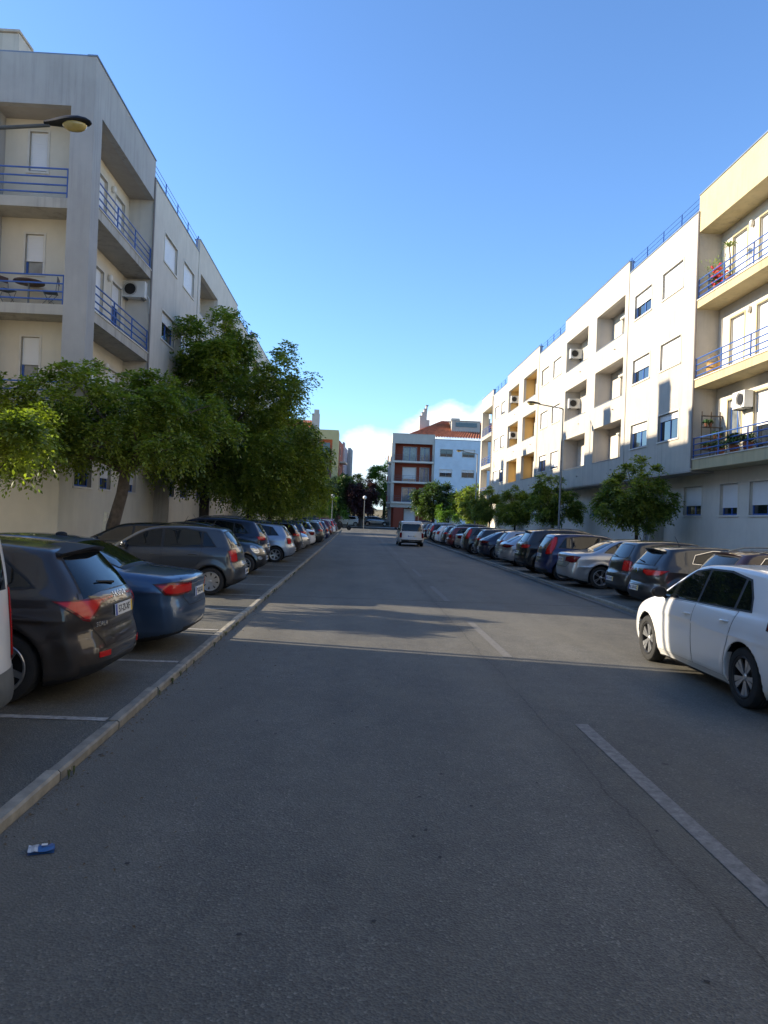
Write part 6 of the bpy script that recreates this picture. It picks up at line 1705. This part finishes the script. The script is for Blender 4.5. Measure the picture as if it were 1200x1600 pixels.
b = MB(); b.lathe([(.001,0),(.20,0),(.26,.25),(.24,.45),(.26,.48),(.22,.46),(.001,.40)], 'Z', 18); b.build('bowl', M_wick, t)
b = MB(); b.tube([(-.25,0,.45),(-.15,0,.72),(0,0,.8),(.15,0,.72),(.25,0,.45)], .015, 6); b.build('handle', M_wick, t)
t = thing('plant_shelf', 'wooden wall shelf crowded with pots on the lowest right balcony', 'shelf', (13.0, 27.5, 4.54))
for k in range(4): b = MB(); b.box(-.38, .38, -.02, .10, .30+k*.42, .33+k*.42); b.build('shelf_board', mat('weathered timber', (.16,.12,.08), .9, noise=(12,.3)), t)
for k in range(3): b = MB(); b.box(-.36+k*.345, -.33+k*.345, .08, .11, .1, 1.75); b.build('upright', MATS['weathered timber'], t)
for i in range(7):
    x, z = -.28+.18*(i % 4)+rr.uniform(-.03,.03), .33+.42*(i // 2 % 3)
    t = thing('potted_plant', ('small dark pot plant on the shelf board, low left','small pot plant low on the shelf, right of the first','trailing pot plant on the middle board','leafy pot plant on the middle board, far side','round pot plant on the upper board','bushy pot plant on the upper board, right','little pot plant on the lowest board, right end')[i], 'plant', (13.0+x, 27.42, 4.54+z), 0, 'pots on the plant shelf'); t2 = pot(t, .07, .12)
    b = MB(); blades(b, (0,0,.1), 26, .24, .5, .03, rr, .8); b.build('leaves', M_green, t)
for i, (x, y, h, lb) in enumerate(((12.75, 25.3, .75, 'dark bushy plant in a pot on the lowest right balcony, nearest'), (12.75, 24.4, .6, 'second dark bushy plant on the lowest right balcony'), (12.9, 26.6, .55, 'dark leafy plant beside the shelf on the lowest right balcony'))):
    t = thing('potted_plant', lb, 'plant', (x, y, 4.54), 0, 'plants along the lowest right balcony'); pot(t, .17, .28)
    b = MB(); blades(b, (0,0,.25), 90, h, .35, .035, rr, .9); b.build('leaves', M_green, t)

# ------------------------------------------------------------------ litter
t = thing('crushed_packet', 'crushed blue and white packet lying on the road near the left kerb', 'litter', (-1.62, 4.12, .003), R(18))
b = MB(); n = 8
for i in range(n+1):
    for j in range(4): b.v.append((-.065+.13*i/n, -.04+.08*j/3, .010+.012*rr.random()+(.010 if 0 < j < 3 else 0)))
for i in range(n):
    for j in range(3): b.f.append((i*4+j, (i+1)*4+j, (i+1)*4+j+1, i*4+j+1)); b.m.append(1 if i < 3 else 0)
for j in range(3): pass
k = len(b.v)
b.v += [(-.065,-.04,0),(.065,-.04,0),(.065,.04,0),(-.065,.04,0)]; b.f.append((k,k+1,k+2,k+3)); b.m.append(0)
b.build('wrapper', [mat('packet blue', (.02,.09,.26), .3, coat=.6), mat('packet pale', (.42,.45,.48), .3, coat=.6)], t, normals=False)
b = MB(); b.prism([(.0,-.012),(.03,-.012),(.03,.012),(.0,.012)], .0335, .0342); b.build('printed_mark', M_plate, t)
b = MB()
for i in range(1500):
    y = rr.uniform(2.5, 40); x = -1.915+abs(rr.gauss(0, .07)) if rr.random() < .8 else rr.uniform(-1.9, -.9)
    a = rr.uniform(0, 3.14); l = rr.uniform(.006, .018); w = l*rr.uniform(.3, .6); z = .004
    ca, sa = math.cos(a), math.sin(a); k = len(b.v)
    b.v += [(x-ca*l, y-sa*l, z), (x+sa*w, y-ca*w, z+rr.uniform(.001,.008)), (x+ca*l, y+sa*l, z+.002), (x-sa*w, y+ca*w, z+rr.uniform(.001,.008))]; b.f.append((k,k+1,k+2,k+3)); b.m.append(0)
o = b.build('dry_leaf_litter', mat('dry litter', (.13,.09,.05), .9, noise=(40,.5)), normals=False); o['kind'] = 'stuff'; o['label'] = 'dry leaf bits along the left kerb'
b = MB()
for i in range(26):
    x, y = rr.uniform(-1.4, 2.6), rr.uniform(2.2, 9)
    if i == 0: x, y = -.45, 3.35
    pts = [(x+math.cos(a)*rr.uniform(.008,.018), y+math.sin(a)*rr.uniform(.008,.02)) for a in [q*PI/4 for q in range(8)]]
    k = len(b.v); b.v += [(p[0], p[1], .0035) for p in pts]; b.f.append(tuple(range(k, k+8))); b.m.append(0)
o = b.build('chewing_gum_spots', mat('gum black', (.022,.021,.021), .8), normals=False); o['kind'] = 'stuff'; o['label'] = 'dark gum spots on the road'

t = thing('wooden_stake', 'pale painted stake leaning against the leaning tree trunk', 'stake', (-7.05, 21.0, .2), (0, R(6), 0))
b = MB(); b.box(-.045, .045, -.02, .02, 0, 1.55); b.build('board', mat('pale stake', (.55,.52,.42), .8, noise=(9,.2)), t)
# weeds in the joint of the left kerb
b = MB(); rw = random.Random(8)
for i in range(46):
    y = rw.uniform(2.5, 30); x = -1.915+rw.uniform(0, .03)
    blades(b, (x, y, 0), rw.randint(3, 9), rw.uniform(.02, .06), .3, .004, rw, 1.2)
o = b.build('gutter_weeds', mat('weed green', (.07,.09,.03), .7)); o['kind'] = 'stuff'; o['label'] = 'small weeds growing along the foot of the left kerb'
